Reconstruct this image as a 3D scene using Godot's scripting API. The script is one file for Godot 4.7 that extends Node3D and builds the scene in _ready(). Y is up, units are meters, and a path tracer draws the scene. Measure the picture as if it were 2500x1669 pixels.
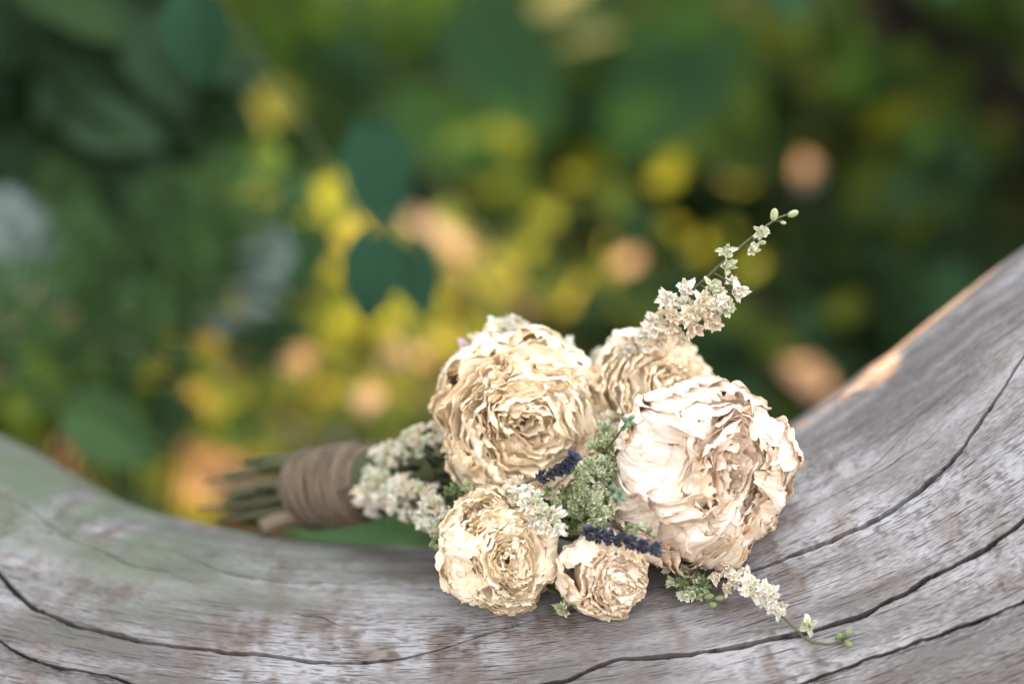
extends Node3D
# Dried peony bouquet lying on a weathered, saddle-shaped log, with shrubs behind. Metres, y up.

const SUN := Vector3(-0.50, 0.52, -0.69)      # towards the sun: low, behind and to the left
const GROUND := -0.234

# ------------------------------------------------------------------ mesh helpers
class Buf:
	var v := PackedVector3Array()
	var n := PackedVector3Array()
	var c := PackedColorArray()
	var uv := PackedVector2Array()
	var i := PackedInt32Array()
	# pts: rows of nu points; closed joins the last column to the first
	func grid(pts: PackedVector3Array, cols: PackedColorArray, nu: int, nv: int, closed := false, flip := false) -> void:
		var base := v.size()
		v.append_array(pts)
		c.append_array(cols)
		var last := nu if closed else nu - 1
		for y in nv - 1:
			for x in last:
				var a := base + y * nu + x
				var b := base + y * nu + (x + 1) % nu
				var d := a + nu
				var e := b + nu
				if flip:
					i.append_array([a, d, b, b, d, e])
				else:
					i.append_array([a, b, d, b, e, d])
	func mesh() -> ArrayMesh:
		n.resize(v.size())
		n.fill(Vector3.ZERO)
		for k in range(0, i.size(), 3):
			var a := i[k]
			var b := i[k + 1]
			var d := i[k + 2]
			var q := (v[d] - v[a]).cross(v[b] - v[a])
			n[a] += q
			n[b] += q
			n[d] += q
		for k in n.size():
			n[k] = n[k].normalized() if n[k].length_squared() > 1e-30 else Vector3.UP
		var ar := []
		ar.resize(Mesh.ARRAY_MAX)
		ar[Mesh.ARRAY_VERTEX] = v
		ar[Mesh.ARRAY_NORMAL] = n
		if c.size() == v.size():
			ar[Mesh.ARRAY_COLOR] = c
		if uv.size() == v.size():
			ar[Mesh.ARRAY_TEX_UV] = uv
		ar[Mesh.ARRAY_INDEX] = i
		var m := ArrayMesh.new()
		m.add_surface_from_arrays(Mesh.PRIMITIVE_TRIANGLES, ar)
		return m

var rng := RandomNumberGenerator.new()
var nz := FastNoiseLite.new()
var M := {}
var used := {}

func numbered(called: String, parent: Node) -> String:
	var key := str(parent.get_instance_id()) + called
	var k: int = used.get(key, 0)
	used[key] = k + 1
	return called if k == 0 else "%s_%03d" % [called, k]

func part(called: String, mesh: Mesh, mat: Material, parent: Node, xf := Transform3D()) -> MeshInstance3D:
	var o := MeshInstance3D.new()
	o.name = numbered(called, parent)
	o.mesh = mesh
	o.material_override = mat
	o.transform = xf
	parent.add_child(o, true)
	return o

func holder(called: String, parent: Node, at := Vector3.ZERO) -> Node3D:
	var o := Node3D.new()
	o.name = numbered(called, parent)
	o.position = at
	parent.add_child(o, true)
	return o

func tag(o: Node, label: String, category := "", group := "", kind := "") -> void:
	if label: o.set_meta("label", label)
	if category: o.set_meta("category", category)
	if group: o.set_meta("group", group)
	if kind: o.set_meta("kind", kind)

func rr(a: float, b: float) -> float:
	return rng.randf_range(a, b)

func rvec() -> Vector3:
	return Vector3(rng.randfn(), rng.randfn(), rng.randfn()).normalized()

func smooth(a: float, b: float, x: float) -> float:
	return smoothstep(a, b, x)

# a curve through points, n samples
func curve(pts: Array, n: int) -> PackedVector3Array:
	var out := PackedVector3Array()
	var m := pts.size()
	for k in n:
		var t := float(k) / (n - 1) * (m - 1)
		var a := mini(int(t), m - 2)
		out.append((pts[a] as Vector3).cubic_interpolate(pts[a + 1], pts[maxi(a - 1, 0)], pts[mini(a + 2, m - 1)], t - a))
	return out

func tube(b: Buf, path: PackedVector3Array, r0: float, r1: float, sides := 6, col := Color.WHITE, wob := 0.0) -> void:
	var pts := PackedVector3Array()
	var cols := PackedColorArray()
	var n := path.size()
	var side := Vector3.ZERO
	for k in n:
		var t := (path[mini(k + 1, n - 1)] - path[maxi(k - 1, 0)]).normalized()
		if k == 0:
			side = t.cross(Vector3(0.3, 0.9, 0.2)).normalized()
		side = (side - t * side.dot(t)).normalized()
		var up := t.cross(side)
		var r := lerpf(r0, r1, float(k) / (n - 1))
		for j in sides:
			var a := TAU * j / sides
			var q := r * (1.0 + wob * nz.get_noise_3d(path[k].x * 900.0 + j * 31.0, path[k].y * 900.0, path[k].z * 900.0))
			pts.append(path[k] + (side * cos(a) + up * sin(a)) * q)
			cols.append(col)
	# end caps
	for j in sides:
		pts.append(path[n - 1])
		cols.append(col)
	var first := PackedVector3Array()
	var fc := PackedColorArray()
	for j in sides:
		first.append(path[0])
		fc.append(col)
	first.append_array(pts)
	fc.append_array(cols)
	b.grid(first, fc, sides, n + 2, true)

# ------------------------------------------------------------------ materials
func noise_tex(freq: float, size: int, seed_: int, kind := FastNoiseLite.TYPE_SIMPLEX_SMOOTH, fractal := FastNoiseLite.FRACTAL_FBM, octaves := 4) -> NoiseTexture2D:
	var f := FastNoiseLite.new()
	f.noise_type = kind
	f.seed = seed_
	f.frequency = freq
	f.fractal_type = fractal
	f.fractal_octaves = octaves
	var t := NoiseTexture2D.new()
	t.width = size
	t.height = size
	t.seamless = true
	t.noise = f
	return t

func mat(called: String, lin: Color, rough := 0.9, back := Color.BLACK, two := true) -> StandardMaterial3D:
	var m := StandardMaterial3D.new()
	m.resource_name = called
	m.albedo_color = lin.linear_to_srgb()
	m.roughness = rough
	m.metallic_specular = 0.3
	if two:
		m.cull_mode = BaseMaterial3D.CULL_DISABLED
	if back != Color.BLACK:
		m.backlight_enabled = true
		m.backlight = back.linear_to_srgb()
	M[called] = m
	return m

func bump(m: StandardMaterial3D, tex: Texture2D, cm: float, scale: float) -> void:
	m.heightmap_enabled = true
	m.heightmap_texture = tex
	m.heightmap_scale = cm
	m.uv1_triplanar = true
	m.uv1_scale = Vector3.ONE * scale

func materials() -> void:
	var wrinkle := noise_tex(0.012, 512, 11, FastNoiseLite.TYPE_SIMPLEX_SMOOTH, FastNoiseLite.FRACTAL_RIDGED, 4)
	var grain := noise_tex(0.03, 256, 12)
	for k in 5:
		var cols := [Color(0.98, 0.83, 0.60), Color(0.98, 0.84, 0.62), Color(0.88, 0.715, 0.555), Color(0.97, 0.82, 0.59), Color(0.96, 0.79, 0.59)]
		var m := mat("petal_%d" % k, cols[k], 0.85, Color(1, 0.97, 0.93) * 0.40)
		m.vertex_color_use_as_albedo = true
		bump(m, wrinkle, 0.05, 22.0)
	for e in [["floret_white", Color(0.88, 0.81, 0.69)], ["floret_cream", Color(0.88, 0.76, 0.59)], ["floret_peach", Color(0.88, 0.73, 0.57)], ["floret_pale_green", Color(0.70, 0.68, 0.48)], ["floret_green", Color(0.46, 0.48, 0.27)], ["floret_pink", Color(0.72, 0.50, 0.56)], ["floret_dark_green", Color(0.20, 0.24, 0.10)]]:
		var m := mat(e[0], e[1], 0.85, Color(1, 1, 0.95) * 0.5)
		m.vertex_color_use_as_albedo = true
	for e in [["bud_green", Color(0.21, 0.235, 0.115)], ["bud_pale", Color(0.42, 0.41, 0.25)], ["bud_grey_green", Color(0.17, 0.24, 0.16)]]:
		var m := mat(e[0], e[1], 0.8)
		m.vertex_color_use_as_albedo = true
	var lv := mat("lavender", Color(1, 1, 1), 0.85)
	lv.vertex_color_use_as_albedo = true
	bump(mat("dry_stem", Color(0.11, 0.095, 0.048), 0.8), grain, 0.05, 40.0)
	bump(mat("green_stem", Color(0.068, 0.074, 0.03), 0.8), grain, 0.05, 40.0)
	var tw := mat("jute", Color(0.165, 0.115, 0.07), 0.95)
	tw.vertex_color_use_as_albedo = true
	bump(tw, grain, 0.08, 60.0)
	mat("jute_fibre", Color(0.36, 0.27, 0.18), 0.95)

# ------------------------------------------------------------------ the log
const LOG := [
Vector4(-0.5437, -0.0220, -0.2558, 0.130), Vector4(-0.4627, -0.0438, -0.2204, 0.130), Vector4(-0.3833, -0.0655, -0.1854, 0.130), Vector4(-0.3353, -0.0777, -0.1674, 0.130), Vector4(-0.2985, -0.0867, -0.1434, 0.130), Vector4(-0.2434, -0.1049, -0.1106, 0.130), Vector4(-0.1825, -0.1121, -0.0877, 0.127), Vector4(-0.1218, -0.1137, -0.0680, 0.124), Vector4(-0.0609, -0.1130, -0.0548, 0.122), Vector4(0.0005, -0.1100, -0.0500, 0.122), Vector4(0.0604, -0.1045, -0.0532, 0.127), Vector4(0.1159, -0.0960, -0.0616, 0.135), Vector4(0.1658, -0.0845, -0.0719, 0.145), Vector4(0.2107, -0.0707, -0.0816, 0.155), Vector4(0.2524, -0.0551, -0.0898, 0.165), Vector4(0.2935, -0.0375, -0.0972, 0.175), Vector4(0.3383, -0.0173, -0.1054, 0.183), Vector4(0.3914, 0.0075, -0.1164, 0.190), Vector4(0.4548, 0.0375, -0.1308, 0.195), Vector4(0.5254, 0.0708, -0.1477, 0.195)]

func log_at(t: float) -> Vector4:
	var i := clampi(int(floor(t)), 0, LOG.size() - 2)
	var x := t - i
	var p0: Vector4 = LOG[maxi(i - 1, 0)]
	var p1: Vector4 = LOG[i]
	var p2: Vector4 = LOG[i + 1]
	var p3: Vector4 = LOG[mini(i + 2, LOG.size() - 1)]
	return 0.5 * (2.0 * p1 + (p2 - p0) * x + (2.0 * p0 - 5.0 * p1 + 4.0 * p2 - p3) * x * x + (3.0 * p1 - p0 - 3.0 * p2 + p3) * x * x * x)

func log_frame(t: float) -> Array:
	var c := log_at(t)
	var e := log_at(t + 0.02) - log_at(t - 0.02)
	var tan_ := Vector3(e.x, e.y, e.z).normalized()
	var s := tan_.cross(Vector3.UP).normalized()
	return [Vector3(c.x, c.y, c.z), s.cross(tan_), s, c.w]

func table(pts: Array, t: float) -> float:
	if t <= pts[0].x: return pts[0].y
	for k in pts.size() - 1:
		if t <= pts[k + 1].x:
			var x: float = (t - pts[k].x) / (pts[k + 1].x - pts[k].x)
			var a: float = pts[maxi(k - 1, 0)].y
			var d: float = pts[mini(k + 2, pts.size() - 1)].y
			return cubic_interpolate(pts[k].y, pts[k + 1].y, a, d, x)
	return pts[-1].y

func flat_table(pts: Array, t: float) -> float:
	if t <= pts[0].x: return pts[0].y
	for k in pts.size() - 1:
		if t <= pts[k + 1].x:
			return lerpf(pts[k].y, pts[k + 1].y, (t - pts[k].x) / (pts[k + 1].x - pts[k].x))
	return pts[-1].y

func wood_images() -> Array:
	var w := 2048
	var h := 1024
	var lay := func(fx: int, fy: int, freq: float, sd: int, oct: int) -> PackedByteArray:
		var f := FastNoiseLite.new()
		f.seed = sd
		f.frequency = freq
		f.fractal_octaves = oct
		f.noise_type = FastNoiseLite.TYPE_SIMPLEX_SMOOTH
		var im := f.get_seamless_image(fx, fy, false, false, 0.15)
		im.convert(Image.FORMAT_L8)
		im.resize(w, h, Image.INTERPOLATE_CUBIC)
		return im.get_data()
	var fine: PackedByteArray = lay.call(560, 1024, 0.30, 3, 3)
	var mid: PackedByteArray = lay.call(170, 512, 0.045, 4, 3)
	var patch: PackedByteArray = lay.call(512, 512, 0.012, 5, 5)
	var cross: PackedByteArray = lay.call(1024, 150, 0.042, 6, 5)
	var dash: PackedByteArray = lay.call(330, 1024, 0.28, 7, 2)
	var hair: PackedByteArray = lay.call(90, 1024, 0.36, 17, 2)
	var speck: PackedByteArray = lay.call(1024, 512, 0.10, 8, 4)
	var alga: PackedByteArray = lay.call(512, 256, 0.020, 9, 5)
	var grey := Vector3(0.375, 0.343, 0.315)
	var pale := Vector3(0.575, 0.548, 0.523)
	var brown := Vector3(0.335, 0.265, 0.21)
	var dark := Vector3(0.17, 0.145, 0.135)
	var green := Vector3(0.37, 0.40, 0.30)
	var out := PackedByteArray()
	out.resize(w * h * 3)
	var hi := PackedByteArray()
	hi.resize(w * h)
	for y in h:
		var ang := -60.0 + 140.0 * y / h
		for x in w:
			var k := y * w + x
			var f1 := fine[k] / 255.0
			var m1 := mid[k] / 255.0
			var p1 := patch[k] / 255.0
			var s1 := speck[k] / 255.0
			var c := grey.lerp(pale, clampf((f1 - 0.5) * 0.85 + (m1 - 0.5) * 1.1 + (p1 - 0.5) * 1.5 + 0.5, 0.0, 1.0))
			var cr := clampf((cross[k] / 255.0 - 0.46) * 3.0, 0.0, 1.0) * clampf((p1 - 0.15) * 2.5, 0.0, 1.0)
			cr = cr * (0.65 + 0.35 * clampf((s1 - 0.3) * 2.5, 0.0, 1.0)) * (1.0 - 0.6 * smoothstep(0.55, 0.72, float(x) / w))
			c = c.lerp(brown, cr * 0.80)
			var da := clampf((dash[k] / 255.0 - 0.62) * 5.0, 0.0, 1.0) * clampf((p1 - 0.25) * 2.0, 0.0, 1.0)
			da = maxf(da, clampf((s1 - 0.60) * 4.0, 0.0, 1.0) * clampf((p1 - 0.4) * 4.0, 0.0, 1.0) * 0.8)
			da = maxf(da * 0.8, clampf((hair[k] / 255.0 - 0.69) * 8.0, 0.0, 1.0))
			c = c.lerp(dark, da * 0.7)
			var g := clampf((alga[k] / 255.0 - 0.22) * 2.8, 0.0, 1.0)
			var where_: float = smoothstep(0.60, 0.22, float(x) / w + (alga[k] / 255.0 - 0.5) * 0.30) * smoothstep(36.0, 4.0, ang + (p1 - 0.5) * 40.0)
			c = c.lerp(green, g * where_ * 0.9)
			out[k * 3] = int(clampf(c.x, 0, 1) * 255.0)
			out[k * 3 + 1] = int(clampf(c.y, 0, 1) * 255.0)
			out[k * 3 + 2] = int(clampf(c.z, 0, 1) * 255.0)
			hi[k] = int(clampf(0.55 + (f1 - 0.5) * 0.7 + (m1 - 0.5) * 0.35 + (s1 - 0.5) * 0.25 - da * 0.35, 0.0, 1.0) * 255.0)
	return [Image.create_from_data(w, h, false, Image.FORMAT_RGB8, out), Image.create_from_data(w, h, false, Image.FORMAT_L8, hi)]

func build_log() -> void:
	# long cracks: angle round the log (degrees from its top) and width (mm) along the station number
	var cracks := [
		[[Vector2(2, -6), Vector2(5, 0), Vector2(6.51, 8.2), Vector2(6.93, 13.4), Vector2(7.36, 15.3), Vector2(8.09, 13.6), Vector2(8.45, 15.1), Vector2(9.5, 13.5), Vector2(12, 16.5), Vector2(12.44, 18), Vector2(12.75, 17), Vector2(13.14, 15.2), Vector2(14, 10), Vector2(17, 5)],
			[Vector2(6.4, 0), Vector2(6.7, 0.8), Vector2(7.4, 1), Vector2(8.3, 0.7), Vector2(8.6, 0), Vector2(12.1, 0), Vector2(12.5, 0.6), Vector2(13, 0.5), Vector2(13.5, 0)]],
		[[Vector2(2, 3), Vector2(4.57, 4.9), Vector2(4.92, 5.8), Vector2(5.59, 12.4), Vector2(5.9, 14.3), Vector2(6.28, 16.7), Vector2(6.59, 17), Vector2(6.93, 20.7), Vector2(7.68, 25.7), Vector2(7.83, 26.1), Vector2(7.99, 28.1), Vector2(8.6, 23), Vector2(10, 19), Vector2(11.44, 19.1), Vector2(12.23, 19.7), Vector2(12.9, 19.9), Vector2(13.35, 19.8), Vector2(14.3, 15), Vector2(17, 9)],
			[Vector2(2, 0.8), Vector2(5, 1), Vector2(6.5, 0.8), Vector2(7, 0), Vector2(7.62, 0), Vector2(7.7, 0.7), Vector2(7.92, 0.8), Vector2(8.02, 0), Vector2(11.3, 0), Vector2(11.7, 0.5), Vector2(12.8, 0.8), Vector2(13.3, 0.5), Vector2(13.8, 0)]],
		[[Vector2(2, 18), Vector2(5.28, 26.9), Vector2(5.67, 33), Vector2(6.05, 35.6), Vector2(6.54, 36.5), Vector2(6.91, 37.3), Vector2(7.5, 37.5), Vector2(7.93, 37.9), Vector2(8.34, 36.8), Vector2(8.61, 34.7), Vector2(8.99, 30.9), Vector2(9.4, 28.1), Vector2(10.1, 25.5), Vector2(10.81, 28.3), Vector2(11.46, 28.7), Vector2(12.42, 29), Vector2(13.39, 26.4), Vector2(14.22, 21.4), Vector2(14.73, 17.9), Vector2(17, 13)],
			[Vector2(2, 1.8), Vector2(5.5, 2.6), Vector2(7.5, 2.3), Vector2(8.2, 1.8), Vector2(8.57, 1), Vector2(8.75, 0.8), Vector2(9.1, 1.3), Vector2(9.4, 0.8), Vector2(9.9, 1), Vector2(10.6, 2), Vector2(10.95, 1.5), Vector2(11.3, 2), Vector2(12.5, 2.6), Vector2(14, 2.2), Vector2(16, 1.2)]],
		[[Vector2(2, 30), Vector2(5.63, 38), Vector2(8, 44), Vector2(9.4, 44.5), Vector2(9.73, 41.5), Vector2(10.33, 42.9), Vector2(11, 44.3), Vector2(11.76, 44.5), Vector2(12.72, 43.6), Vector2(13.58, 42.7), Vector2(17, 38)],
			[Vector2(8.7, 0), Vector2(9.4, 2), Vector2(10.2, 2.2), Vector2(11, 2.2), Vector2(12, 2.4), Vector2(14, 2.2), Vector2(17, 1.5)]],
		[[Vector2(2, 38), Vector2(5.63, 42.8), Vector2(5.96, 45.6), Vector2(6.4, 45.8), Vector2(6.72, 46.9), Vector2(7.6, 52), Vector2(9, 58), Vector2(11.05, 53.4), Vector2(11.59, 52.7), Vector2(12.22, 52.9), Vector2(13.16, 53.3), Vector2(17, 52)],
			[Vector2(2, 1.2), Vector2(5.6, 1.5), Vector2(7, 1.4), Vector2(7.8, 0), Vector2(10.4, 0), Vector2(11, 1.3), Vector2(12, 1.5), Vector2(14, 1.3)]],
	]
	var ts := PackedFloat32Array()
	var t := 0.0
	while t < 19.0:
		ts.append(t)
		t += 0.011 if t > 4.2 and t < 14.8 else (0.03 if t > 3.0 and t < 17.0 else 0.08)
	ts.append(19.0)
	var gap := [26, 9, 14, 12, 8, 40]
	var b := Buf.new()
	var nv := ts.size()
	var nu := 0
	for g in gap: nu += g
	nu += cracks.size() * 7 + 1
	var pts := PackedVector3Array()
	var uv := PackedVector2Array()
	var arc := 0.0
	var prev := Vector3.ZERO
	for k in nv:
		t = ts[k]
		var fr := log_frame(t)
		var c: Vector3 = fr[0]
		var r: float = fr[3]
		if k > 0: arc += (c - prev).length()
		prev = c
		var rows := PackedVector2Array()      # (angle in degrees, depth in m)
		var a0 := -180.0
		for q in cracks.size():
			var mid := table(cracks[q][0], t) + (nz.get_noise_2d(arc * 900.0, q * 50.0) * 0.7 + nz.get_noise_2d(arc * 5000.0, q * 50.0 + 9.0) * 0.45)
			var wd := maxf(0.0, flat_table(cracks[q][1], t)) * (1.0 + 0.7 * nz.get_noise_2d(arc * 3500.0, q * 80.0 + 400.0))
			var half := rad_to_deg(wd * 0.0005 / r)
			for j in gap[q]:
				rows.append(Vector2(lerpf(a0, mid - half, float(j) / gap[q]), 0.0))
			var deep := minf(0.026, wd * 0.014)
			for e in [Vector2(-1.0, 0.0), Vector2(-1.0, 0.0), Vector2(-0.85, 1.0), Vector2(-0.85, 1.0), Vector2(0.85, 1.0), Vector2(0.85, 1.0), Vector2(1.0, 0.0)]:
				rows.append(Vector2(mid + half * e.x, deep * e.y))
			a0 = mid + half
		for j in gap[5]:
			rows.append(Vector2(lerpf(a0, 180.0, float(j + 1) / gap[5]), 0.0))
		rows.append(Vector2(180.0, 0.0))
		for e in rows:
			var a := deg_to_rad(e.x)
			var dir: Vector3 = (fr[1] as Vector3) * cos(a) + (fr[2] as Vector3) * sin(a)
			var p := c + dir * r
			var lump := nz.get_noise_3d(p.x * 260.0, p.y * 260.0, p.z * 260.0) * 0.0035 + nz.get_noise_3d(p.x * 900.0, p.y * 900.0, p.z * 900.0) * 0.0011
			var ripple := nz.get_noise_2d(arc * 1500.0, e.x * 1.5) * 0.0006
			var fade := smooth(-30.0, -5.0, e.x) + 1.0 - smooth(-170.0, -120.0, e.x)
			pts.append(p + dir * ((lump + ripple) - e.y))
			uv.append(Vector2((arc - 0.10) / 0.98, (e.x + 60.0) / 140.0))
	var cols := PackedColorArray()
	b.grid(pts, cols, nu, nv, false, true)
	b.uv = uv
	# close the sawn ends
	for e in [0, nv - 1]:
		var base := b.v.size()
		var fr := log_frame(ts[e])
		b.v.append(fr[0])
		b.uv.append(Vector2(0.5, 0.5))
		for j in nu:
			b.v.append(pts[e * nu + j])
			b.uv.append(Vector2(0.5 + 0.3 * cos(j * TAU / nu), 0.5 + 0.3 * sin(j * TAU / nu)))
		for j in nu - 1:
			b.i.append_array([base, base + 1 + j, base + 2 + j] if e == 0 else [base, base + 2 + j, base + 1 + j])
	var im := wood_images()
	var m := mat("weathered_wood", Color(1, 1, 1), 0.78, Color.BLACK, false)
	m.albedo_color = Color.WHITE
	m.albedo_texture = ImageTexture.create_from_image(im[0])
	m.heightmap_enabled = true
	m.heightmap_texture = ImageTexture.create_from_image(im[1])
	m.heightmap_scale = 0.12
	m.metallic_specular = 0.35
	var o := part("log", b.mesh(), m, self)
	tag(o, "weathered grey saddle-shaped log with long black cracks, under the dried bouquet", "log")

# ------------------------------------------------------------------ peonies
var crinkle := FastNoiseLite.new()

func warp(p: Vector3, R: float, sd: float) -> Vector3:
	var f := 26.0 / R * 0.04
	f = 0.9 / R * 100.0
	var q := Vector3(nz.get_noise_3d(p.x * f + sd, p.y * f, p.z * f), nz.get_noise_3d(p.x * f, p.y * f + sd, p.z * f + 70.0), nz.get_noise_3d(p.x * f + 40.0, p.y * f, p.z * f + sd))
	return p + q * R * 0.24

func tinted(v: float, s: float, tone: float, rim: float) -> Color:
	# paper-pale worn margins, slightly ochre veins
	var vein := 0.5 + 0.5 * crinkle.get_noise_2d(s * 900.0, v * 60.0)
	var c := Color(1, 1, 1).lerp(Color(0.96, 0.91, 0.83), vein * 0.5)
	if v > 0.95: c = c.lerp(Color(0.92, 0.80, 0.58), rim)
	return Color(c.r * tone, c.g * tone, c.b * tone)

# one petal of the heart of the flower: rises from the base and ends, frilled, on the flower's dome
func heart_petal(b: Buf, R: float, squash: float, rho: float, phi: float, half: float, hollow: float, sd: float, nu: int, nv: int) -> void:
	var pts := PackedVector3Array()
	var cols := PackedColorArray()
	var h := R * squash * sqrt(maxf(0.02, 1.0 - rho * rho)) * 0.98 - hollow * R * smooth(0.75, 0.0, rho) + rr(-0.06, 0.06) * R
	var y0 := h - rr(0.20, 0.38) * R
	var r0 := rho * R * 0.7
	var amp := R * lerpf(0.026, 0.046, rho) * rr(0.6, 1.4)
	var curl := rr(-0.02, 0.055) * R
	var kf := rr(5.0, 9.0) * (0.5 + half)
	var ph := rr(0, TAU)
	var roof := rr(0.03, 0.13)
	var tone := rr(0.95, 1.0)
	var rim := rr(0.0, 0.7)
	var notch := rr(0.02, 0.12)
	for y in nv:
		var v := float(y) / (nv - 1)
		for x in nu:
			var s := float(x) / (nu - 1) * 2.0 - 1.0
			var ragged := crinkle.get_noise_2d(s * 240.0 + sd * 7.0, sd * 13.0) + 0.5 * crinkle.get_noise_2d(s * 1100.0 * half, sd * 9.0)
			var top := 1.0 - 0.20 * pow(absf(s), 3.0) - notch * maxf(0.0, 1.0 - absf(s - 0.1) * 5.0) + 0.10 * ragged
			var vv := v * top
			var wid := lerpf(0.45, 1.0, smooth(0.0, 0.7, v))
			var edge := pow(vv, 2.2)
			var fr := amp * edge * (sin(s * kf + ph) * 0.75 + 0.9 * crinkle.get_noise_3d(s * 110.0 * (0.5 + half), vv * 50.0, sd * 31.0) + 0.35 * sin(s * kf * 2.7 + ph * 3.0))
			var rad := lerpf(r0, (rho + roof) * R, pow(vv, 0.55)) + fr - roof * R * pow(vv, 4.0) + curl * smooth(0.80, 1.0, v)
			var a := phi + s * half * wid + 0.10 * edge * crinkle.get_noise_2d(s * 160.0, sd * 17.0 + 300.0)
			var yy := lerpf(y0, h, vv) + amp * 0.5 * edge * crinkle.get_noise_2d(s * 130.0 + 77.0, sd * 23.0)
			var p := Vector3(cos(a) * rad, yy, sin(a) * rad)
			p = warp(p, R, sd * 0.0 + R * 9000.0)
			var cn := crinkle.get_noise_3d(p.x * 24000.0, p.y * 24000.0, p.z * 24000.0) * 0.0009
			p += Vector3(cos(a), 0.3, sin(a)) * cn
			pts.append(p)
			cols.append(tinted(v, s * half, tone, rim))
	b.grid(pts, cols, nu, nv)

# one outer petal: wraps the globe of the flower from its base to a torn lip
func guard_petal(b: Buf, R: float, squash: float, phi: float, half: float, tip: float, out: float, sd: float, nu: int, nv: int, flare := 0.0, stain := false) -> void:
	var pts := PackedVector3Array()
	var cols := PackedColorArray()
	var kf := rr(4.0, 8.0)
	var ph := rr(0, TAU)
	var tone := rr(0.95, 1.0)
	var rim := rr(0.0, 0.7)
	for y in nv:
		var v := float(y) / (nv - 1)
		for x in nu:
			var s := float(x) / (nu - 1) * 2.0 - 1.0
			var ragged := crinkle.get_noise_2d(s * 200.0 + sd * 5.0, sd * 11.0) + 0.5 * crinkle.get_noise_2d(s * 1000.0 * half, sd * 9.0)
			var top := 1.0 - 0.24 * pow(absf(s), 2.6) + 0.09 * ragged
			var vv := v * top
			var th := lerpf(2.75, tip, vv)
			var edge := smooth(0.55, 1.0, vv)
			var wid := sin(clampf(v, 0.0, 1.0) * 1.9 + 0.35) * half
			var fold := crinkle.get_noise_3d(s * 150.0 * half, vv * 20.0, sd * 19.0) * 0.050 + crinkle.get_noise_3d(s * 330.0 * half, vv * 26.0, sd * 29.0) * 0.034 + crinkle.get_noise_3d(s * 900.0 * half, vv * 90.0, sd * 37.0) * 0.024
			var lip := edge * (0.045 * sin(s * kf + ph) + 0.07 * crinkle.get_noise_2d(s * 150.0, sd * 41.0)) + flare * edge * edge
			var rad := R * (out + fold * smooth(0.0, 0.35, v) + lip)
			var a := phi + s * wid / maxf(sin(th), 0.42)
			var p := Vector3(cos(a) * sin(th), cos(th) * squash, sin(a) * sin(th)) * rad
			p = warp(p, R, R * 9000.0)
			var cn := crinkle.get_noise_3d(p.x * 20000.0, p.y * 20000.0, p.z * 20000.0) * 0.0009
			p += p.normalized() * cn
			pts.append(p)
			var c := tinted(v, s * half * 1.4, tone, rim)
			if stain and v > 0.62 and s < -0.25 + 0.3 * ragged and s > -0.75: c = Color(0.55, 0.05, 0.22)
			cols.append(c)
	b.grid(pts, cols, nu, nv)

func peony(parent: Node3D, at: Vector3, axis: Vector3, spin: float, R: float, squash: float, rings: int, inner: float, hollow: float, guards: Array, matname: String, label: String, sd: int) -> Node3D:
	rng.seed = sd
	var o := holder("peony", parent, at)
	o.set_meta("label", label)
	var yv := axis.normalized()
	var xv := yv.cross(Vector3(0.1, 0.9, -0.3)).normalized()
	var bs := Basis(xv, yv, xv.cross(yv)).rotated(yv, spin)
	o.basis = bs
	var core := Buf.new()
	var id := sd * 3.7
	for k in rings:
		var rho := lerpf(0.05, inner, pow((k + 0.5) / rings, 0.9))
		var n := int(round(2.5 + rho * 4.6))
		var off := rr(0, TAU)
		for j in n:
			id += 1.37
			var half := PI / n * rr(1.15, 1.75)
			var ph := off + TAU * (j + rr(-0.2, 0.2)) / n
			var nu := clampi(int(16 + rho * 30), 18, 42)
			if k < rings * 0.52:
				heart_petal(core, R, squash, rho + rr(-0.02, 0.03), ph, minf(half, 1.2), hollow, id, 24, 11)
			else:
				var b := Buf.new()
				heart_petal(b, R, squash, clampf(rho + rr(-0.045, 0.045), 0.05, 0.95), ph, half, hollow, id, nu, 14)
				part("petal", b.mesh(), M[matname], o)
	var st := part("petal_heart", core.mesh(), M[matname], o)
	st.set_meta("kind", "stuff")
	for g in guards:      # [count, half width, tip angle, out, flare, phase]
		var n: int = g[0]
		for j in n:
			id += 1.37
			var b := Buf.new()
			guard_petal(b, R, squash, (g[5] if g.size() > 5 else rr(0, TAU)) + TAU * (j + rr(-0.15, 0.15)) / n, g[1] * rr(0.85, 1.15), g[2] + rr(-0.12, 0.12), g[3] + rr(-0.015, 0.015), id, 54, 24, g[4])
			part("petal", b.mesh(), M[matname], o)
	# the solid middle on which the petals sit
	var rb := Buf.new()
	var rp := PackedVector3Array()
	var rc := PackedColorArray()
	for y in 13:
		var th := lerpf(0.55, 3.0, y / 12.0)
		for x in 20:
			var a := TAU * x / 20.0
			var q := Vector3(cos(a) * sin(th), cos(th) * squash, sin(a) * sin(th)) * R * 0.66
			q *= 1.0 + 0.10 * crinkle.get_noise_3d(q.x * 30000.0, q.y * 30000.0, q.z * 30000.0)
			rp.append(q)
			rc.append(Color(0.95, 0.9, 0.8))
	rb.grid(rp, rc, 20, 13, true)
	part("receptacle", rb.mesh(), M[matname], o)
	# green calyx
	var cb := Buf.new()
	tube(cb, curve([Vector3(0, -R * squash * 1.02, 0), Vector3(0, -R * squash * 0.8, 0)], 4), R * 0.16, R * 0.42, 9)
	part("calyx", cb.mesh(), M["green_stem"], o)
	return o

# ------------------------------------------------------------------ larkspur and lavender
var floret_meshes := []
var bud_mesh: ArrayMesh

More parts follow.
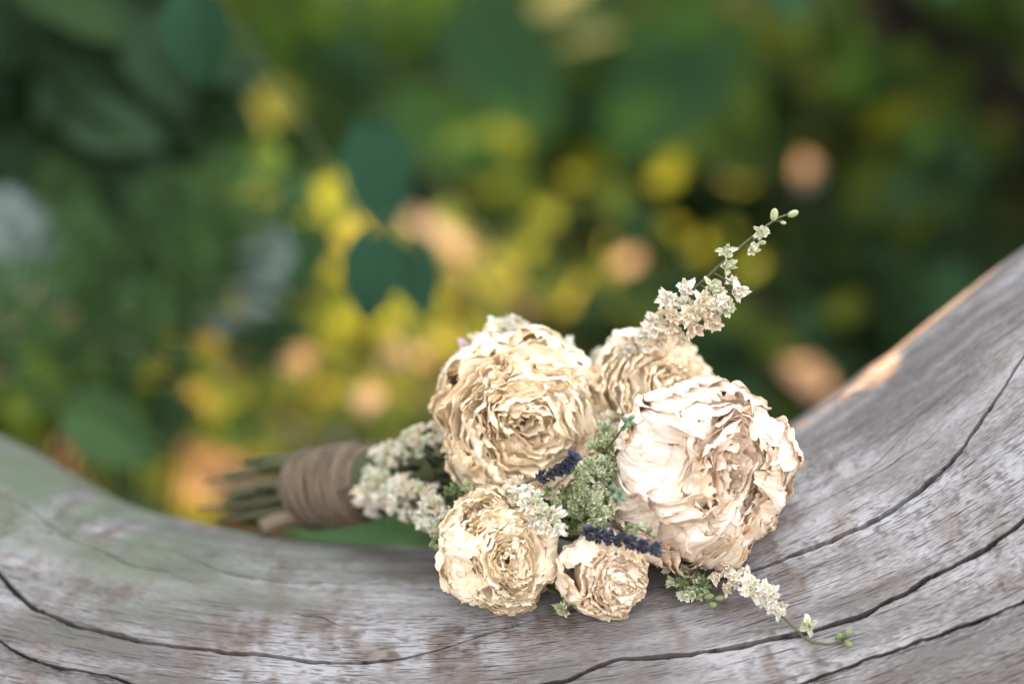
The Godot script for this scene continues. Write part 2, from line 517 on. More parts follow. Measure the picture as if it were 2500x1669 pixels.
func little_petal(b: Buf, root: Vector3, dir: Vector3, up: Vector3, L: float, wid: float, cup: float, sd: float, nu := 7, nv := 6) -> void:
	var side := dir.cross(up).normalized()
	up = side.cross(dir)
	var pts := PackedVector3Array()
	var cols := PackedColorArray()
	for y in nv:
		var v := float(y) / (nv - 1)
		for x in nu:
			var s := float(x) / (nu - 1) * 2.0 - 1.0
			var rag := crinkle.get_noise_2d(s * 120.0 + sd, sd * 3.0)
			var w := wid * (0.30 + 0.70 * smooth(0.0, 0.55, v)) * (1.0 - 0.25 * smooth(0.8, 1.0, v))
			var len_ := L * v * (1.0 - 0.30 * s * s * s * s + 0.26 * rag + 0.16 * crinkle.get_noise_2d(s * 420.0 + sd * 3.0, sd * 7.0))
			var lift := cup * L * v * v * (1.0 + 0.6 * rag) + 0.40 * w * s * s + 0.42 * L * v * crinkle.get_noise_3d(s * 170.0, v * 170.0, sd * 9.0)
			pts.append(root + dir * len_ + side * w * s + up * lift)
			var e := maxf(absf(s), v)
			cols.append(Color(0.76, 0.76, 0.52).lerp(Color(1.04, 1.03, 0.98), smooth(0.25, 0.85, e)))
	b.grid(pts, cols, nu, nv)

func make_florets() -> void:
	rng.seed = 77
	for k in 10:      # radius one
		var b := Buf.new()
		var n := 6 + k % 3
		for layer in 4:
			for j in maxi(3, n - layer):
				var a := TAU * (j + rr(-0.25, 0.25) + layer * 0.5) / maxi(3, n - layer)
				var el: float = [0.30, 0.72, 1.05, 1.30][layer] + rr(-0.2, 0.25)
				var d := Vector3(cos(a) * cos(el), sin(el), sin(a) * cos(el))
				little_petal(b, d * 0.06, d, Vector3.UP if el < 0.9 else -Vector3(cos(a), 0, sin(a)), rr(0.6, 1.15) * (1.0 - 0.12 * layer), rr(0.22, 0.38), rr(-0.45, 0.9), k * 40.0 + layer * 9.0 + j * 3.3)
		tube(b, curve([Vector3(0, -0.5, 0), Vector3(0, 0.1, 0)], 3), 0.08, 0.16, 5, Color(0.55, 0.62, 0.35))
		floret_meshes.append(b.mesh())
	var bb := Buf.new()
	for j in 5:
		var a := TAU * j / 5.0
		var pts := PackedVector3Array()
		var cols := PackedColorArray()
		for y in 9:
			var v := y / 8.0
			for x in 7:
				var s := x / 6.0 * 2.0 - 1.0
				var th := PI * (0.98 - 0.93 * v)
				var ph := a + s * 0.80 * (1.0 - 0.2 * v)
				var r := 0.62 * sin(th) * (1.0 - 0.07 * s * s) + 0.03 * crinkle.get_noise_3d(s * 60.0, v * 60.0, j * 30.0) + 0.02
				pts.append(Vector3(cos(ph) * r, -cos(th) * -1.0 * 1.05 if false else cos(th) * 1.05, sin(ph) * r))
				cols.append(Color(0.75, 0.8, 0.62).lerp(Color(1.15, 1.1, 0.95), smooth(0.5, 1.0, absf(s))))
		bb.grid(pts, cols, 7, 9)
	bud_mesh = bb.mesh()

func put_floret(parent: Node3D, at: Vector3, r: float, face: Vector3, matname: String) -> void:
	var y := face.normalized()
	if matname.begins_with("floret"): r *= 1.08
	var x := y.cross(rvec()).normalized()
	var bs := Basis(x, y, x.cross(y))
	if matname.begins_with("bud"):
		part("bud", bud_mesh, M[matname], parent, Transform3D(bs * r, at))
	else:
		part("floret", floret_meshes[rng.randi() % floret_meshes.size()], M[matname], parent, Transform3D(bs * Basis.from_scale(Vector3(r, r * rr(0.8, 1.15), r)), at))

func sprig(parent: Node3D, path: Array, r: float, label: String) -> Node3D:
	var o := holder("larkspur_sprig", parent)
	o.set_meta("label", label)
	var b := Buf.new()
	tube(b, curve(path, path.size() * 8), r, r * 0.55, 6)
	part("stem", b.mesh(), M["dry_stem"], o)
	return o

# flowers given one by one: [place, radius, material]; each gets a little stalk to the nearest point of the stem
func set_florets(o: Node3D, path: Array, list: Array) -> void:
	var line := curve(path, path.size() * 10)
	for e in list:
		var at: Vector3 = e[0]
		var best := line[0]
		for p in line:
			if (p - at).length() + absf(0.0) < (best - at).length(): best = p
		var face := (at - best).normalized() * 0.5 + Vector3(rr(-0.4, 0.4), rr(-0.2, 0.5), 0.8)
		if (e[2] as String).begins_with("bud"): face = (at - best).normalized() + (line[-1] - line[0]).normalized()
		put_floret(o, at, e[1], face, e[2])
		if (at - best).length() > 0.002:
			var b := Buf.new()
			tube(b, curve([best - (line[-1] - line[0]).normalized() * 0.003, best.lerp(at, 0.6), at], 6), 0.00035, 0.0003, 4)
			part("stalk", b.mesh(), M["dry_stem"], o)

# a dense spike: florets packed round a spine
func pack_florets(o: Node3D, spine: Array, radius: float, n: int, r0: float, r1: float, mats: Array) -> void:
	var line := curve(spine, 40)
	for k in n:
		var u := (k + rr(0, 1)) / n
		var p := line[clampi(int(u * 39), 0, 39)]
		var d := rvec()
		if d.z < -0.2: d.z = -d.z
		var q := radius * sqrt(rr(0.25, 1.0)) * (0.6 + 0.4 * sin(PI * clampf(u, 0.05, 0.95)))
		put_floret(o, p + d * q, rr(r0 * 0.75, r1), d + Vector3(0, 0.2, 0.4), mats[rng.randi() % mats.size()])

func lavender(parent: Node3D, path: Array, from: float, r: float, n: int, tone: float, label: String) -> void:
	var o := holder("lavender_sprig", parent)
	o.set_meta("label", label)
	var line := curve(path, 60)
	var sb := Buf.new()
	tube(sb, line, 0.0007, 0.0005, 5)
	part("stem", sb.mesh(), M["dry_stem"], o)
	var b := Buf.new()
	for k in n:
		var u := lerpf(from, 1.0, pow((k + rr(0, 1)) / n, 0.9))
		# whorls
		u = lerpf(u, from + (1.0 - from) * (floor((u - from) / (1.0 - from) * 7.0) + 0.5) / 7.0, 0.55)
		var i := clampi(int(u * 59), 1, 58)
		var along := (line[i + 1] - line[i - 1]).normalized()
		var d := rvec()
		d = (d - along * d.dot(along)).normalized()
		var dir := (d * 0.9 + along * rr(0.5, 1.1)).normalized()
		var L := r * rr(1.0, 1.6)
		var p0 := line[i] + d * r * 0.15
		var pts := PackedVector3Array([p0, p0 + dir * L * 0.35, p0 + dir * L * 0.75, p0 + dir * L, p0 + dir * L * 0.86])
		var col: Color = [Color(0.028, 0.027, 0.036), Color(0.040, 0.041, 0.066), Color(0.046, 0.041, 0.056), Color(0.052, 0.057, 0.095), Color(0.070, 0.070, 0.072)][rng.randi() % 5] * tone
		var side := dir.cross(rvec()).normalized()
		var up := dir.cross(side)
		var gp := PackedVector3Array()
		var gc := PackedColorArray()
		var rads := [0.08, 0.17, 0.16, 0.19, 0.04]
		for y in 5:
			for j in 6:
				var a := TAU * j / 6.0
				gp.append(pts[y] + (side * cos(a) + up * sin(a)) * r * rads[y] * (1.0 + 0.15 * (j % 2)))
				gc.append(col * (0.7 if y == 4 else (1.35 if y == 3 else 1.0)))
		b.grid(gp, gc, 6, 5, true)
	var f := part("calyx_spike", b.mesh(), M["lavender"], o)
	f.set_meta("kind", "stuff")

# ------------------------------------------------------------------ handle
func handle(parent: Node3D) -> void:
	rng.seed = 5
	var a := Vector3(-0.0992, 0.0220, -0.1168)
	var e := Vector3(-0.0638, 0.0350, -0.0868)
	var ax := (e - a).normalized()
	var side := ax.cross(Vector3.UP).normalized()
	var up := side.cross(ax)
	# jute twine wound round the stems
	var path := PackedVector3Array()
	var turns := 14.0
	var n := 14 * 36
	for layer in 2:
		for k in n:
			var u := float(k) / (n - 1)
			if layer == 1: u = 1.0 - u
			var ang := TAU * turns * float(k) / (n - 1) * (1.0 if layer == 0 else 0.66)
			var r: float = lerpf(0.0168, 0.0152, u) + 0.0012 * layer + 0.0012 * sin(u * PI) + 0.0012 * nz.get_noise_2d(k * 6.0, layer * 90.0)
			var along: float = u * (e - a).length() + 0.0015 * nz.get_noise_2d(k * 3.0, layer * 50.0 + 10.0)
			if layer == 1: along = clampf(along, 0.004, 0.038)
			path.append(a + ax * along + (side * cos(ang) + up * sin(ang) * 1.0) * r)
	var b := Buf.new()
	tube(b, path, 0.0017, 0.0017, 7, Color.WHITE, 0.25)
	# tone of each strand
	for k in b.v.size():
		var w := 0.85 + 0.95 * nz.get_noise_2d(float(k) / 7.0 * 5.0, 33.0) + 0.35 * nz.get_noise_3d(b.v[k].x * 9000.0, b.v[k].y * 9000.0, b.v[k].z * 9000.0)
		b.c[k] = Color(w, w, w)
	var o := part("twine_wrap", b.mesh(), M["jute"], parent)
	o.set_meta("label", "brown jute twine wound round the stems")
	var inner := Buf.new()
	tube(inner, curve([a + ax * 0.001, e - ax * 0.001], 6), 0.0155, 0.0142, 14)
	part("stem_core", inner.mesh(), M["green_stem"], parent)
	# loose end and knot, resting on the log
	var tb := Buf.new()
	tube(tb, curve([a + ax * 0.004 - up * 0.015 + side * 0.006, Vector3(-0.1064, 0.0135, -0.0966), Vector3(-0.1134, 0.0120, -0.0942), Vector3(-0.1184, 0.0102, -0.0918)], 24), 0.0035, 0.0042, 8, Color.WHITE, 0.3)
	part("twine_end", tb.mesh(), M["jute"], parent)
	var fb := Buf.new()
	for k in 260:
		var u := rr(0, 1)
		var ang := rr(0, TAU)
		var d := side * cos(ang) + up * sin(ang)
		var p := a + ax * u * (e - a).length() + d * 0.0175
		var t := (d.cross(ax) + ax * rr(-0.8, 0.8) + d * rr(0.1, 0.9)).normalized()
		tube(fb, curve([p, p + t * rr(0.002, 0.005), p + t * rr(0.004, 0.008) + rvec() * 0.002], 4), 0.00012, 0.00006, 3)
	var fo := part("twine_fibres", fb.mesh(), M["jute_fibre"], parent)
	fo.set_meta("kind", "stuff")
	# cut stems behind the wrap
	var tips := [Vector3(-0.1530, 0.0147, -0.1561), Vector3(-0.1550, 0.0053, -0.1439), Vector3(-0.1422, 0.0057, -0.1542), Vector3(-0.1441, 0.0028, -0.1332), Vector3(-0.1335, 0.0249, -0.1583), Vector3(-0.1356, 0.0222, -0.1475), Vector3(-0.1217, 0.0301, -0.1288), Vector3(-0.1355, 0.0154, -0.1358), Vector3(-0.1270, 0.0087, -0.1242), Vector3(-0.1216, 0.0295, -0.1491), Vector3(-0.1434, -0.0023, -0.1628), Vector3(-0.1233, 0.0235, -0.1222), Vector3(-0.1313, -0.0010, -0.1426), Vector3(-0.1138, 0.0334, -0.1244)]
	var fat := [0.0009, 0.0012, 0.0022, 0.0015, 0.0020, 0.0024, 0.0028, 0.0024, 0.0020, 0.0015, 0.0012, 0.0026, 0.0022, 0.0018]
	for k in tips.size() * 2:
		var tp: Vector3 = tips[k % tips.size()] if k < tips.size() else (tips[k % tips.size()] as Vector3).lerp(tips[(k * 5 + 3) % tips.size()], 0.45) + Vector3(rr(-0.002, 0.012), rr(-0.003, 0.003), rr(0.0, 0.008))
		var away := tp - a
		away -= ax * away.dot(ax)
		var start := a + ax * 0.012 + away.limit_length(0.012)
		var sb := Buf.new()
		tube(sb, curve([start, start.lerp(tp, 0.5) + rvec() * 0.002, tp], 10), fat[k % fat.size()] * 1.0, fat[k % fat.size()] * 0.9, 7, Color.WHITE, 0.15)
		part("stem", sb.mesh(), M["dry_stem" if k % 2 else "green_stem"], parent)

func flower_stem(parent: Node3D, to: Vector3, bend: Vector3, r := 0.0018) -> void:
	var a := Vector3(-0.0664, 0.0340, -0.0887)
	var b := Buf.new()
	tube(b, curve([a, a.lerp(to, 0.5) + bend, to], 14), r, r * 0.9, 7, Color.WHITE, 0.12)
	part("stem", b.mesh(), M["green_stem"], parent)

func bouquet() -> void:
	var o := holder("bouquet", self, Vector3.ZERO)
	tag(o, "dried bouquet of cream peonies, larkspur and lavender tied with brown twine, lying on the log", "bouquet")
	# peonies: place, facing, spin, radius ...
	var guards := [[5, 0.50, 0.95, 0.97, -0.02], [8, 0.50, 1.18, 1.0, 0.01], [8, 0.50, 1.42, 1.04, 0.03]]
	peony(o, Vector3(0.0030, 0.0758, -0.0444), Vector3(0.16, 0.12, 0.97), 0.4, 0.0359, 0.92, 19, 0.97, 0.04, guards, "petal_0", "large round cream peony in the middle of the bouquet", 101)
	peony(o, Vector3(0.0617, 0.0821, -0.0560), Vector3(0.50, 0.36, 0.79), 1.0, 0.0295, 0.95, 15, 0.98, 0.03, [[5, 0.5, 1.2, 1.0, 0.0], [5, 0.5, 1.45, 1.03, 0.02]], "petal_1", "cream peony at the back, below the upright larkspur sprig", 102)
	peony(o, Vector3(0.0815, 0.0600, -0.0053), Vector3(0.50, 0.16, 0.86), 2.2, 0.0370, 0.95, 12, 0.82, 0.16, [[4, 0.75, 0.50, 0.97, -0.02], [5, 0.65, 0.62, 0.99, 0.0], [6, 0.60, 0.78, 1.01, 0.01], [6, 0.55, 0.95, 1.03, 0.02], [6, 0.55, 1.15, 1.05, 0.03], [5, 0.5, 1.4, 1.07, 0.06]], "petal_2", "largest peony, pinkish cream with a hollow heart, at the right", 103)
	peony(o, Vector3(-0.0061, 0.0285, 0.0076), Vector3(0.33, 0.10, 0.93), 0.2, 0.0250, 0.95, 15, 0.93, 0.06, [[2, 0.85, 0.70, 1.02, 0.0, 3.4], [7, 0.6, 1.12, 1.0, 0.02], [6, 0.6, 1.40, 1.04, 0.03]], "petal_3", "yellowish peony resting low on the log at the left", 104)
	peony(o, Vector3(0.0391, 0.0224, 0.0160), Vector3(0.42, -0.08, 0.90), 3.0, 0.0192, 0.97, 13, 0.86, 0.05, [[5, 0.9, 0.80, 0.98, -0.01], [6, 0.8, 1.05, 1.01, 0.0], [5, 0.7, 1.35, 1.04, 0.02]], "petal_4", "smallest peony, peach coloured, low between the two large ones", 105)
	peony(o, Vector3(-0.0119, 0.0392, -0.0080), Vector3(-0.25, 0.45, 0.85), 1.2, 0.0148, 0.9, 7, 0.92, 0.10, [[4, 0.7, 0.9, 1.04, 0.06], [4, 0.6, 1.3, 1.10, 0.10]], "petal_3", "small torn half open bloom wedged between the middle and the low left peony", 106)
	# loose torn petals above the low left peony, one with a magenta streak
	rng.seed = 31
	var lp := Buf.new()
	guard_petal(lp, 0.0227, 1.0, 2.75, 0.55, 0.75, 1.0, 903.0, 26, 16, 0.12, true)
	var po := part("petal", lp.mesh(), M["petal_3"], o, Transform3D(Basis(Vector3(1, 0, 0), Vector3(0, 0.35, 0.93).normalized(), Vector3(0, -0.93, 0.35).normalized()), Vector3(-0.0085, 0.0346, -0.0070)))
	po.set_meta("label", "torn loose petal with a magenta streak")
	# upright sprig
	var pa := [Vector3(0.0307, 0.0647, -0.0543), Vector3(0.0503, 0.1054, -0.0507), Vector3(0.0663, 0.1243, -0.0363), Vector3(0.0805, 0.1396, -0.0242), Vector3(0.0950, 0.1543, -0.0202), Vector3(0.1057, 0.1636, -0.0201), Vector3(0.1136, 0.1692, -0.0213), Vector3(0.1196, 0.1715, -0.0218)]
	var sa := sprig(o, pa, 0.0008, "tall larkspur sprig pointing up to the right, green buds at its tip")
	rng.seed = 21
	set_florets(sa, pa, [
		[Vector3(0.1209, 0.1715, -0.0218), 0.0024, "bud_pale"], [Vector3(0.1128, 0.1710, -0.0217), 0.0028, "bud_pale"], [Vector3(0.1167, 0.1677, -0.0210), 0.0013, "bud_pale"], [Vector3(0.1073, 0.1643, -0.0183), 0.0036, "floret_pale_green"], [Vector3(0.1076, 0.1594, -0.0193), 0.0017, "bud_pale"],
		[Vector3(0.1032, 0.1569, -0.0187), 0.0032, "floret_pale_green"], [Vector3(0.0924, 0.1561, -0.0185), 0.0038, "floret_pale_green"], [Vector3(0.0922, 0.1495, -0.0171), 0.0041, "floret_pale_green"], [Vector3(0.0860, 0.1409, -0.0174), 0.0038, "floret_pale_green"],
		[Vector3(0.0750, 0.1392, -0.0190), 0.0049, "floret_white"], [Vector3(0.0967, 0.1393, -0.0150), 0.0051, "floret_white"], [Vector3(0.0892, 0.1348, -0.0140), 0.0045, "floret_white"], [Vector3(0.0817, 0.1348, -0.0140), 0.0049, "floret_cream"], [Vector3(0.0678, 0.1331, -0.0229), 0.0051, "floret_white"],
		[Vector3(0.0701, 0.1272, -0.0216), 0.0041, "floret_cream"], [Vector3(0.0769, 0.1282, -0.0167), 0.0051, "floret_cream"], [Vector3(0.0843, 0.1282, -0.0167), 0.0051, "floret_peach"], [Vector3(0.0920, 0.1312, -0.0153), 0.0041, "floret_pale_green"], [Vector3(0.0619, 0.1210, -0.0254), 0.0047, "floret_white"],
		[Vector3(0.0706, 0.1199, -0.0252), 0.0051, "floret_peach"], [Vector3(0.0786, 0.1220, -0.0205), 0.0047, "floret_peach"], [Vector3(0.0575, 0.1145, -0.0342), 0.0039, "floret_white"], [Vector3(0.0648, 0.1130, -0.0339), 0.0043, "floret_peach"], [Vector3(0.0740, 0.1144, -0.0291), 0.0038, "floret_cream"], [Vector3(0.0881, 0.1239, -0.0209), 0.0038, "floret_cream"]])
	var pa2 := [Vector3(0.0497, 0.1036, -0.0473), Vector3(0.0626, 0.1186, -0.0372), Vector3(0.0772, 0.1277, -0.0289), Vector3(0.0881, 0.1331, -0.0229), Vector3(0.0971, 0.1381, -0.0188)]
	var sa2 := sprig(o, pa2, 0.0009, "short thick larkspur stem beside the tall sprig")
	rng.seed = 22
	pack_florets(sa2, pa2, 0.0068, 44, 0.0027, 0.0040, ["floret_white", "floret_cream", "floret_peach", "floret_cream"])
	# white spikes next to the handle
	var p1 := [Vector3(-0.0636, 0.0411, -0.0851), Vector3(-0.0534, 0.0496, -0.0767), Vector3(-0.0417, 0.0593, -0.0634), Vector3(-0.0305, 0.0676, -0.0549)]
	rng.seed = 23
	pack_florets(sprig(o, p1, 0.001, "white larkspur spike running from the twine up to the middle peony"), p1, 0.0088, 100, 0.0020, 0.0034, ["floret_white", "floret_white", "floret_pale_green", "floret_cream"])
	var p2 := [Vector3(-0.0663, 0.0323, -0.0730), Vector3(-0.0549, 0.0365, -0.0637), Vector3(-0.0423, 0.0377, -0.0486), Vector3(-0.0338, 0.0336, -0.0273)]
	rng.seed = 24
	pack_florets(sprig(o, p2, 0.001, "white larkspur spike running from the twine down to the low peony"), p2, 0.0114, 140, 0.0022, 0.0037, ["floret_white", "floret_white", "floret_cream", "floret_pale_green"])
	# behind the middle peony
	var p3 := [Vector3(-0.0050, 0.0771, -0.0876), Vector3(-0.0029, 0.0941, -0.0861), Vector3(-0.0009, 0.1040, -0.0831), Vector3(0.0011, 0.1089, -0.0821)]
	rng.seed = 25
	var s3 := sprig(o, p3, 0.001, "white and pinkish larkspur heads behind the middle peony")
	pack_florets(s3, [Vector3(-0.0110, 0.0987, -0.0840), Vector3(-0.0019, 0.1040, -0.0831), Vector3(0.0051, 0.1060, -0.0835)], 0.0060, 26, 0.0032, 0.0048, ["floret_white", "floret_white", "floret_cream"])
	set_florets(s3, p3, [[Vector3(-0.0192, 0.1000, -0.0721), 0.0064, "floret_pink"], [Vector3(-0.0139, 0.1036, -0.0779), 0.0056, "floret_cream"], [Vector3(-0.0260, 0.0922, -0.0704), 0.0052, "floret_white"], [Vector3(-0.0227, 0.0968, -0.0663), 0.0048, "floret_pink"], [Vector3(-0.0069, 0.1105, -0.0743), 0.0056, "floret_white"], [Vector3(0.0011, 0.1125, -0.0747), 0.0056, "floret_white"], [Vector3(0.0142, 0.1061, -0.0733), 0.0040, "floret_white"], [Vector3(0.0242, 0.1041, -0.0729), 0.0040, "floret_white"]])
	var p4 := [Vector3(0.0295, 0.0712, -0.0864), Vector3(0.0356, 0.0851, -0.0893), Vector3(0.0407, 0.0920, -0.0908)]
	rng.seed = 26
	pack_florets(sprig(o, p4, 0.001, "small pale larkspur head between the two upper peonies"), [Vector3(0.0355, 0.0875, -0.0878), Vector3(0.0436, 0.0924, -0.0888)], 0.0053, 18, 0.0024, 0.0039, ["floret_white", "floret_pale_green"])
	# green larkspur between the peonies
	var p5 := [Vector3(0.0110, 0.0435, -0.0498), Vector3(0.0240, 0.0397, -0.0132), Vector3(0.0304, 0.0480, -0.0048), Vector3(0.0360, 0.0600, -0.0073), Vector3(0.0429, 0.0736, -0.0153)]
	rng.seed = 27
	pack_florets(sprig(o, p5, 0.001, "green larkspur spike packed between the middle and the right peony"), [Vector3(0.0276, 0.0489, 0.0053), Vector3(0.0319, 0.0549, 0.0060), Vector3(0.0370, 0.0633, 0.0012), Vector3(0.0397, 0.0700, -0.0064), Vector3(0.0438, 0.0745, -0.0155)], 0.0083, 88, 0.0026, 0.0041, ["floret_green", "floret_pale_green", "floret_green", "floret_green"])
	var p6 := [Vector3(0.0312, 0.0531, -0.0007), Vector3(0.0382, 0.0472, 0.0128), Vector3(0.0417, 0.0461, 0.0191)]
	pack_florets(sprig(o, p6, 0.0008, "pale green larkspur tucked under the right peony"), [Vector3(0.0374, 0.0539, 0.0093), Vector3(0.0391, 0.0480, 0.0157)], 0.0056, 30, 0.0026, 0.0037, ["floret_pale_green", "floret_green"])
	var p16 := [Vector3(0.0050, 0.0429, -0.0446), Vector3(0.0182, 0.0481, -0.0150), Vector3(0.0237, 0.0425, -0.0036)]
	pack_florets(sprig(o, p16, 0.0008, "grey green larkspur filling the gap above the smallest peony"), [Vector3(0.0182, 0.0504, -0.0104), Vector3(0.0237, 0.0461, -0.0013), Vector3(0.0270, 0.0392, 0.0022)], 0.0056, 26, 0.0023, 0.0034, ["floret_green", "floret_dark_green", "floret_pale_green"])
	var p17 := [Vector3(0.0310, 0.0603, -0.0636), Vector3(0.0404, 0.0717, -0.0507), Vector3(0.0460, 0.0767, -0.0467)]
	pack_florets(sprig(o, p17, 0.0008, "pale larkspur between the middle and the rear peony"), [Vector3(0.0388, 0.0725, -0.0355), Vector3(0.0444, 0.0784, -0.0317)], 0.0046, 18, 0.0021, 0.0033, ["floret_pale_green", "floret_cream", "floret_green"])
	var p7 := [Vector3(0.0387, 0.0696, -0.0043), Vector3(0.0444, 0.0819, 0.0136), Vector3(0.0485, 0.0912, 0.0218)]
	rng.seed = 28
	set_florets(sprig(o, p7, 0.0006, "grey green bud tip rising between the upper peonies"), p7, [[Vector3(0.0474, 0.0912, 0.0218), 0.0020, "bud_grey_green"], [Vector3(0.0500, 0.0919, 0.0217), 0.0018, "bud_grey_green"], [Vector3(0.0485, 0.0890, 0.0223), 0.0020, "bud_grey_green"], [Vector3(0.0469, 0.0864, 0.0177), 0.0016, "bud_grey_green"], [Vector3(0.0504, 0.0897, 0.0221), 0.0016, "bud_grey_green"]])
	var p8 := [Vector3(0.0366, 0.0617, 0.0025), Vector3(0.0412, 0.0629, 0.0278), Vector3(0.0453, 0.0621, 0.0383)]
	set_florets(sprig(o, p8, 0.0006, "grey green bud tip in front of the right peony's left side"), p8, [[Vector3(0.0419, 0.0646, 0.0326), 0.0022, "bud_grey_green"], [Vector3(0.0448, 0.0642, 0.0378), 0.0022, "bud_grey_green"], [Vector3(0.0430, 0.0624, 0.0382), 0.0024, "bud_grey_green"], [Vector3(0.0459, 0.0617, 0.0383), 0.0018, "bud_grey_green"], [Vector3(0.0403, 0.0621, 0.0331), 0.0020, "bud_green"]])
	# white head over the low left peony
	var p9 := [Vector3(0.0010, 0.0504, -0.0104), Vector3(0.0075, 0.0535, 0.0145), Vector3(0.0139, 0.0500, 0.0224), Vector3(0.0175, 0.0454, 0.0265)]
	rng.seed = 29
	var s9 := sprig(o, p9, 0.0008, "white larkspur head draped over the low left peony")
	pack_florets(s9, p9, 0.0048, 22, 0.0031, 0.0048, ["floret_white", "floret_cream", "floret_white", "floret_pale_green"])
	# small green bits
	rng.seed = 30
	var p10 := [Vector3(-0.0261, 0.0412, -0.0289), Vector3(-0.0239, 0.0477, -0.0200), Vector3(-0.0209, 0.0524, -0.0159)]
	set_florets(sprig(o, p10, 0.0006, "small dark green sprig under the middle peony"), p10, [[Vector3(-0.0247, 0.0513, -0.0157), 0.0029, "floret_dark_green"], [Vector3(-0.0203, 0.0529, -0.0140), 0.0027, "floret_green"], [Vector3(-0.0176, 0.0499, -0.0134), 0.0025, "floret_green"], [Vector3(-0.0219, 0.0486, -0.0151), 0.0025, "floret_dark_green"], [Vector3(-0.0277, 0.0486, -0.0202), 0.0027, "floret_dark_green"]])
	var p11 := [Vector3(-0.0258, 0.0345, -0.0172), Vector3(-0.0308, 0.0314, -0.0043), Vector3(-0.0306, 0.0269, 0.0048)]
	set_florets(sprig(o, p11, 0.0006, "green bud cluster at the left edge of the low left peony"), p11, [[Vector3(-0.0330, 0.0328, -0.0015), 0.0026, "bud_green"], [Vector3(-0.0292, 0.0327, 0.0005), 0.0026, "bud_green"], [Vector3(-0.0320, 0.0293, 0.0012), 0.0026, "bud_green"], [Vector3(-0.0298, 0.0273, 0.0048), 0.0024, "bud_green"], [Vector3(-0.0277, 0.0284, -0.0006), 0.0023, "bud_pale"], [Vector3(-0.0342, 0.0294, -0.0039), 0.0023, "bud_green"]])
	var p12 := [Vector3(0.0181, 0.0147, 0.0023), Vector3(0.0207, 0.0119, 0.0121), Vector3(0.0256, 0.0080, 0.0191)]
	set_florets(sprig(o, p12, 0.0008, "small green sprig on the log between the two low peonies"), p12, [[Vector3(0.0206, 0.0080, 0.0191), 0.0030, "floret_green"], [Vector3(0.0243, 0.0105, 0.0185), 0.0028, "floret_green"], [Vector3(0.0274, 0.0090, 0.0209), 0.0019, "bud_green"], [Vector3(0.0227, 0.0065, 0.0194), 0.0026, "floret_pale_green"], [Vector3(0.0180, 0.0128, 0.0058), 0.0026, "floret_dark_green"]])
	var p13 := [Vector3(0.0476, 0.0430, 0.0116), Vector3(0.0532, 0.0459, 0.0294), Vector3(0.0592, 0.0443, 0.0369)]
	set_florets(sprig(o, p13, 0.0006, "tiny green buds above the lower lavender"), p13, [[Vector3(0.0496, 0.0472, 0.0292), 0.0020, "bud_green"], [Vector3(0.0526, 0.0468, 0.0313), 0.0020, "floret_green"], [Vector3(0.0551, 0.0475, 0.0311), 0.0022, "floret_pale_green"], [Vector3(0.0574, 0.0475, 0.0362), 0.0020, "bud_green"], [Vector3(0.0595, 0.0453, 0.0388), 0.0014, "bud_green"], [Vector3(0.0479, 0.0450, 0.0265), 0.0018, "bud_green"], [Vector3(0.0513, 0.0447, 0.0317), 0.0018, "floret_green"]])
	# sprigs trailing over the log to the right
	var p14 := [Vector3(0.0500, 0.0273, 0.0048), Vector3(0.0690, 0.0257, -0.0009), Vector3(0.0833, 0.0225, 0.0097), Vector3(0.0976, 0.0175, 0.0208), Vector3(0.1094, 0.0120, 0.0283), Vector3(0.1182, 0.0047, 0.0338), Vector3(0.1245, -0.0000, 0.0383), Vector3(0.1329, -0.0009, 0.0408), Vector3(0.1403, 0.0009, 0.0423)]
	rng.seed = 32
	var s14 := sprig(o, p14, 0.0007, "white larkspur sprig trailing down to the right over the log")
	set_florets(s14, p14, [[Vector3(0.0687, 0.0317, -0.0044), 0.0050, "floret_peach"], [Vector3(0.0764, 0.0306, 0.0021), 0.0050, "floret_cream"], [Vector3(0.0835, 0.0274, 0.0094), 0.0044, "floret_peach"], [Vector3(0.0899, 0.0283, 0.0107), 0.0048, "floret_cream"], [Vector3(0.0963, 0.0223, 0.0206), 0.0044, "floret_white"], [Vector3(0.0870, 0.0216, 0.0182), 0.0037, "floret_cream"], [Vector3(0.0912, 0.0170, 0.0227), 0.0030, "floret_cream"], [Vector3(0.1011, 0.0187, 0.0269), 0.0057, "floret_white"], [Vector3(0.1079, 0.0168, 0.0300), 0.0050, "floret_white"], [Vector3(0.1129, 0.0119, 0.0338), 0.0042, "floret_white"], [Vector3(0.1239, 0.0070, 0.0399), 0.0041, "floret_pale_green"], [Vector3(0.1368, 0.0033, 0.0434), 0.0022, "bud_green"], [Vector3(0.1404, 0.0048, 0.0444), 0.0022, "bud_green"], [Vector3(0.1405, 0.0006, 0.0451), 0.0022, "bud_green"]])
	pack_florets(s14, [Vector3(0.0651, 0.0316, -0.0065), Vector3(0.0779, 0.0301, 0.0038), Vector3(0.0895, 0.0257, 0.0147), Vector3(0.1005, 0.0202, 0.0249), Vector3(0.1134, 0.0121, 0.0338)], 0.0048, 40, 0.0024, 0.0039, ["floret_cream", "floret_white", "floret_peach", "floret_white"])
	var p15 := [Vector3(0.0554, 0.0251, 0.0103), Vector3(0.0651, 0.0222, 0.0046), Vector3(0.0741, 0.0166, 0.0139), Vector3(0.0829, 0.0111, 0.0212), Vector3(0.0866, 0.0086, 0.0239)]
	rng.seed = 33
	var s15 := sprig(o, p15, 0.0008, "dark green larkspur sprig lying on the log under the right peony")
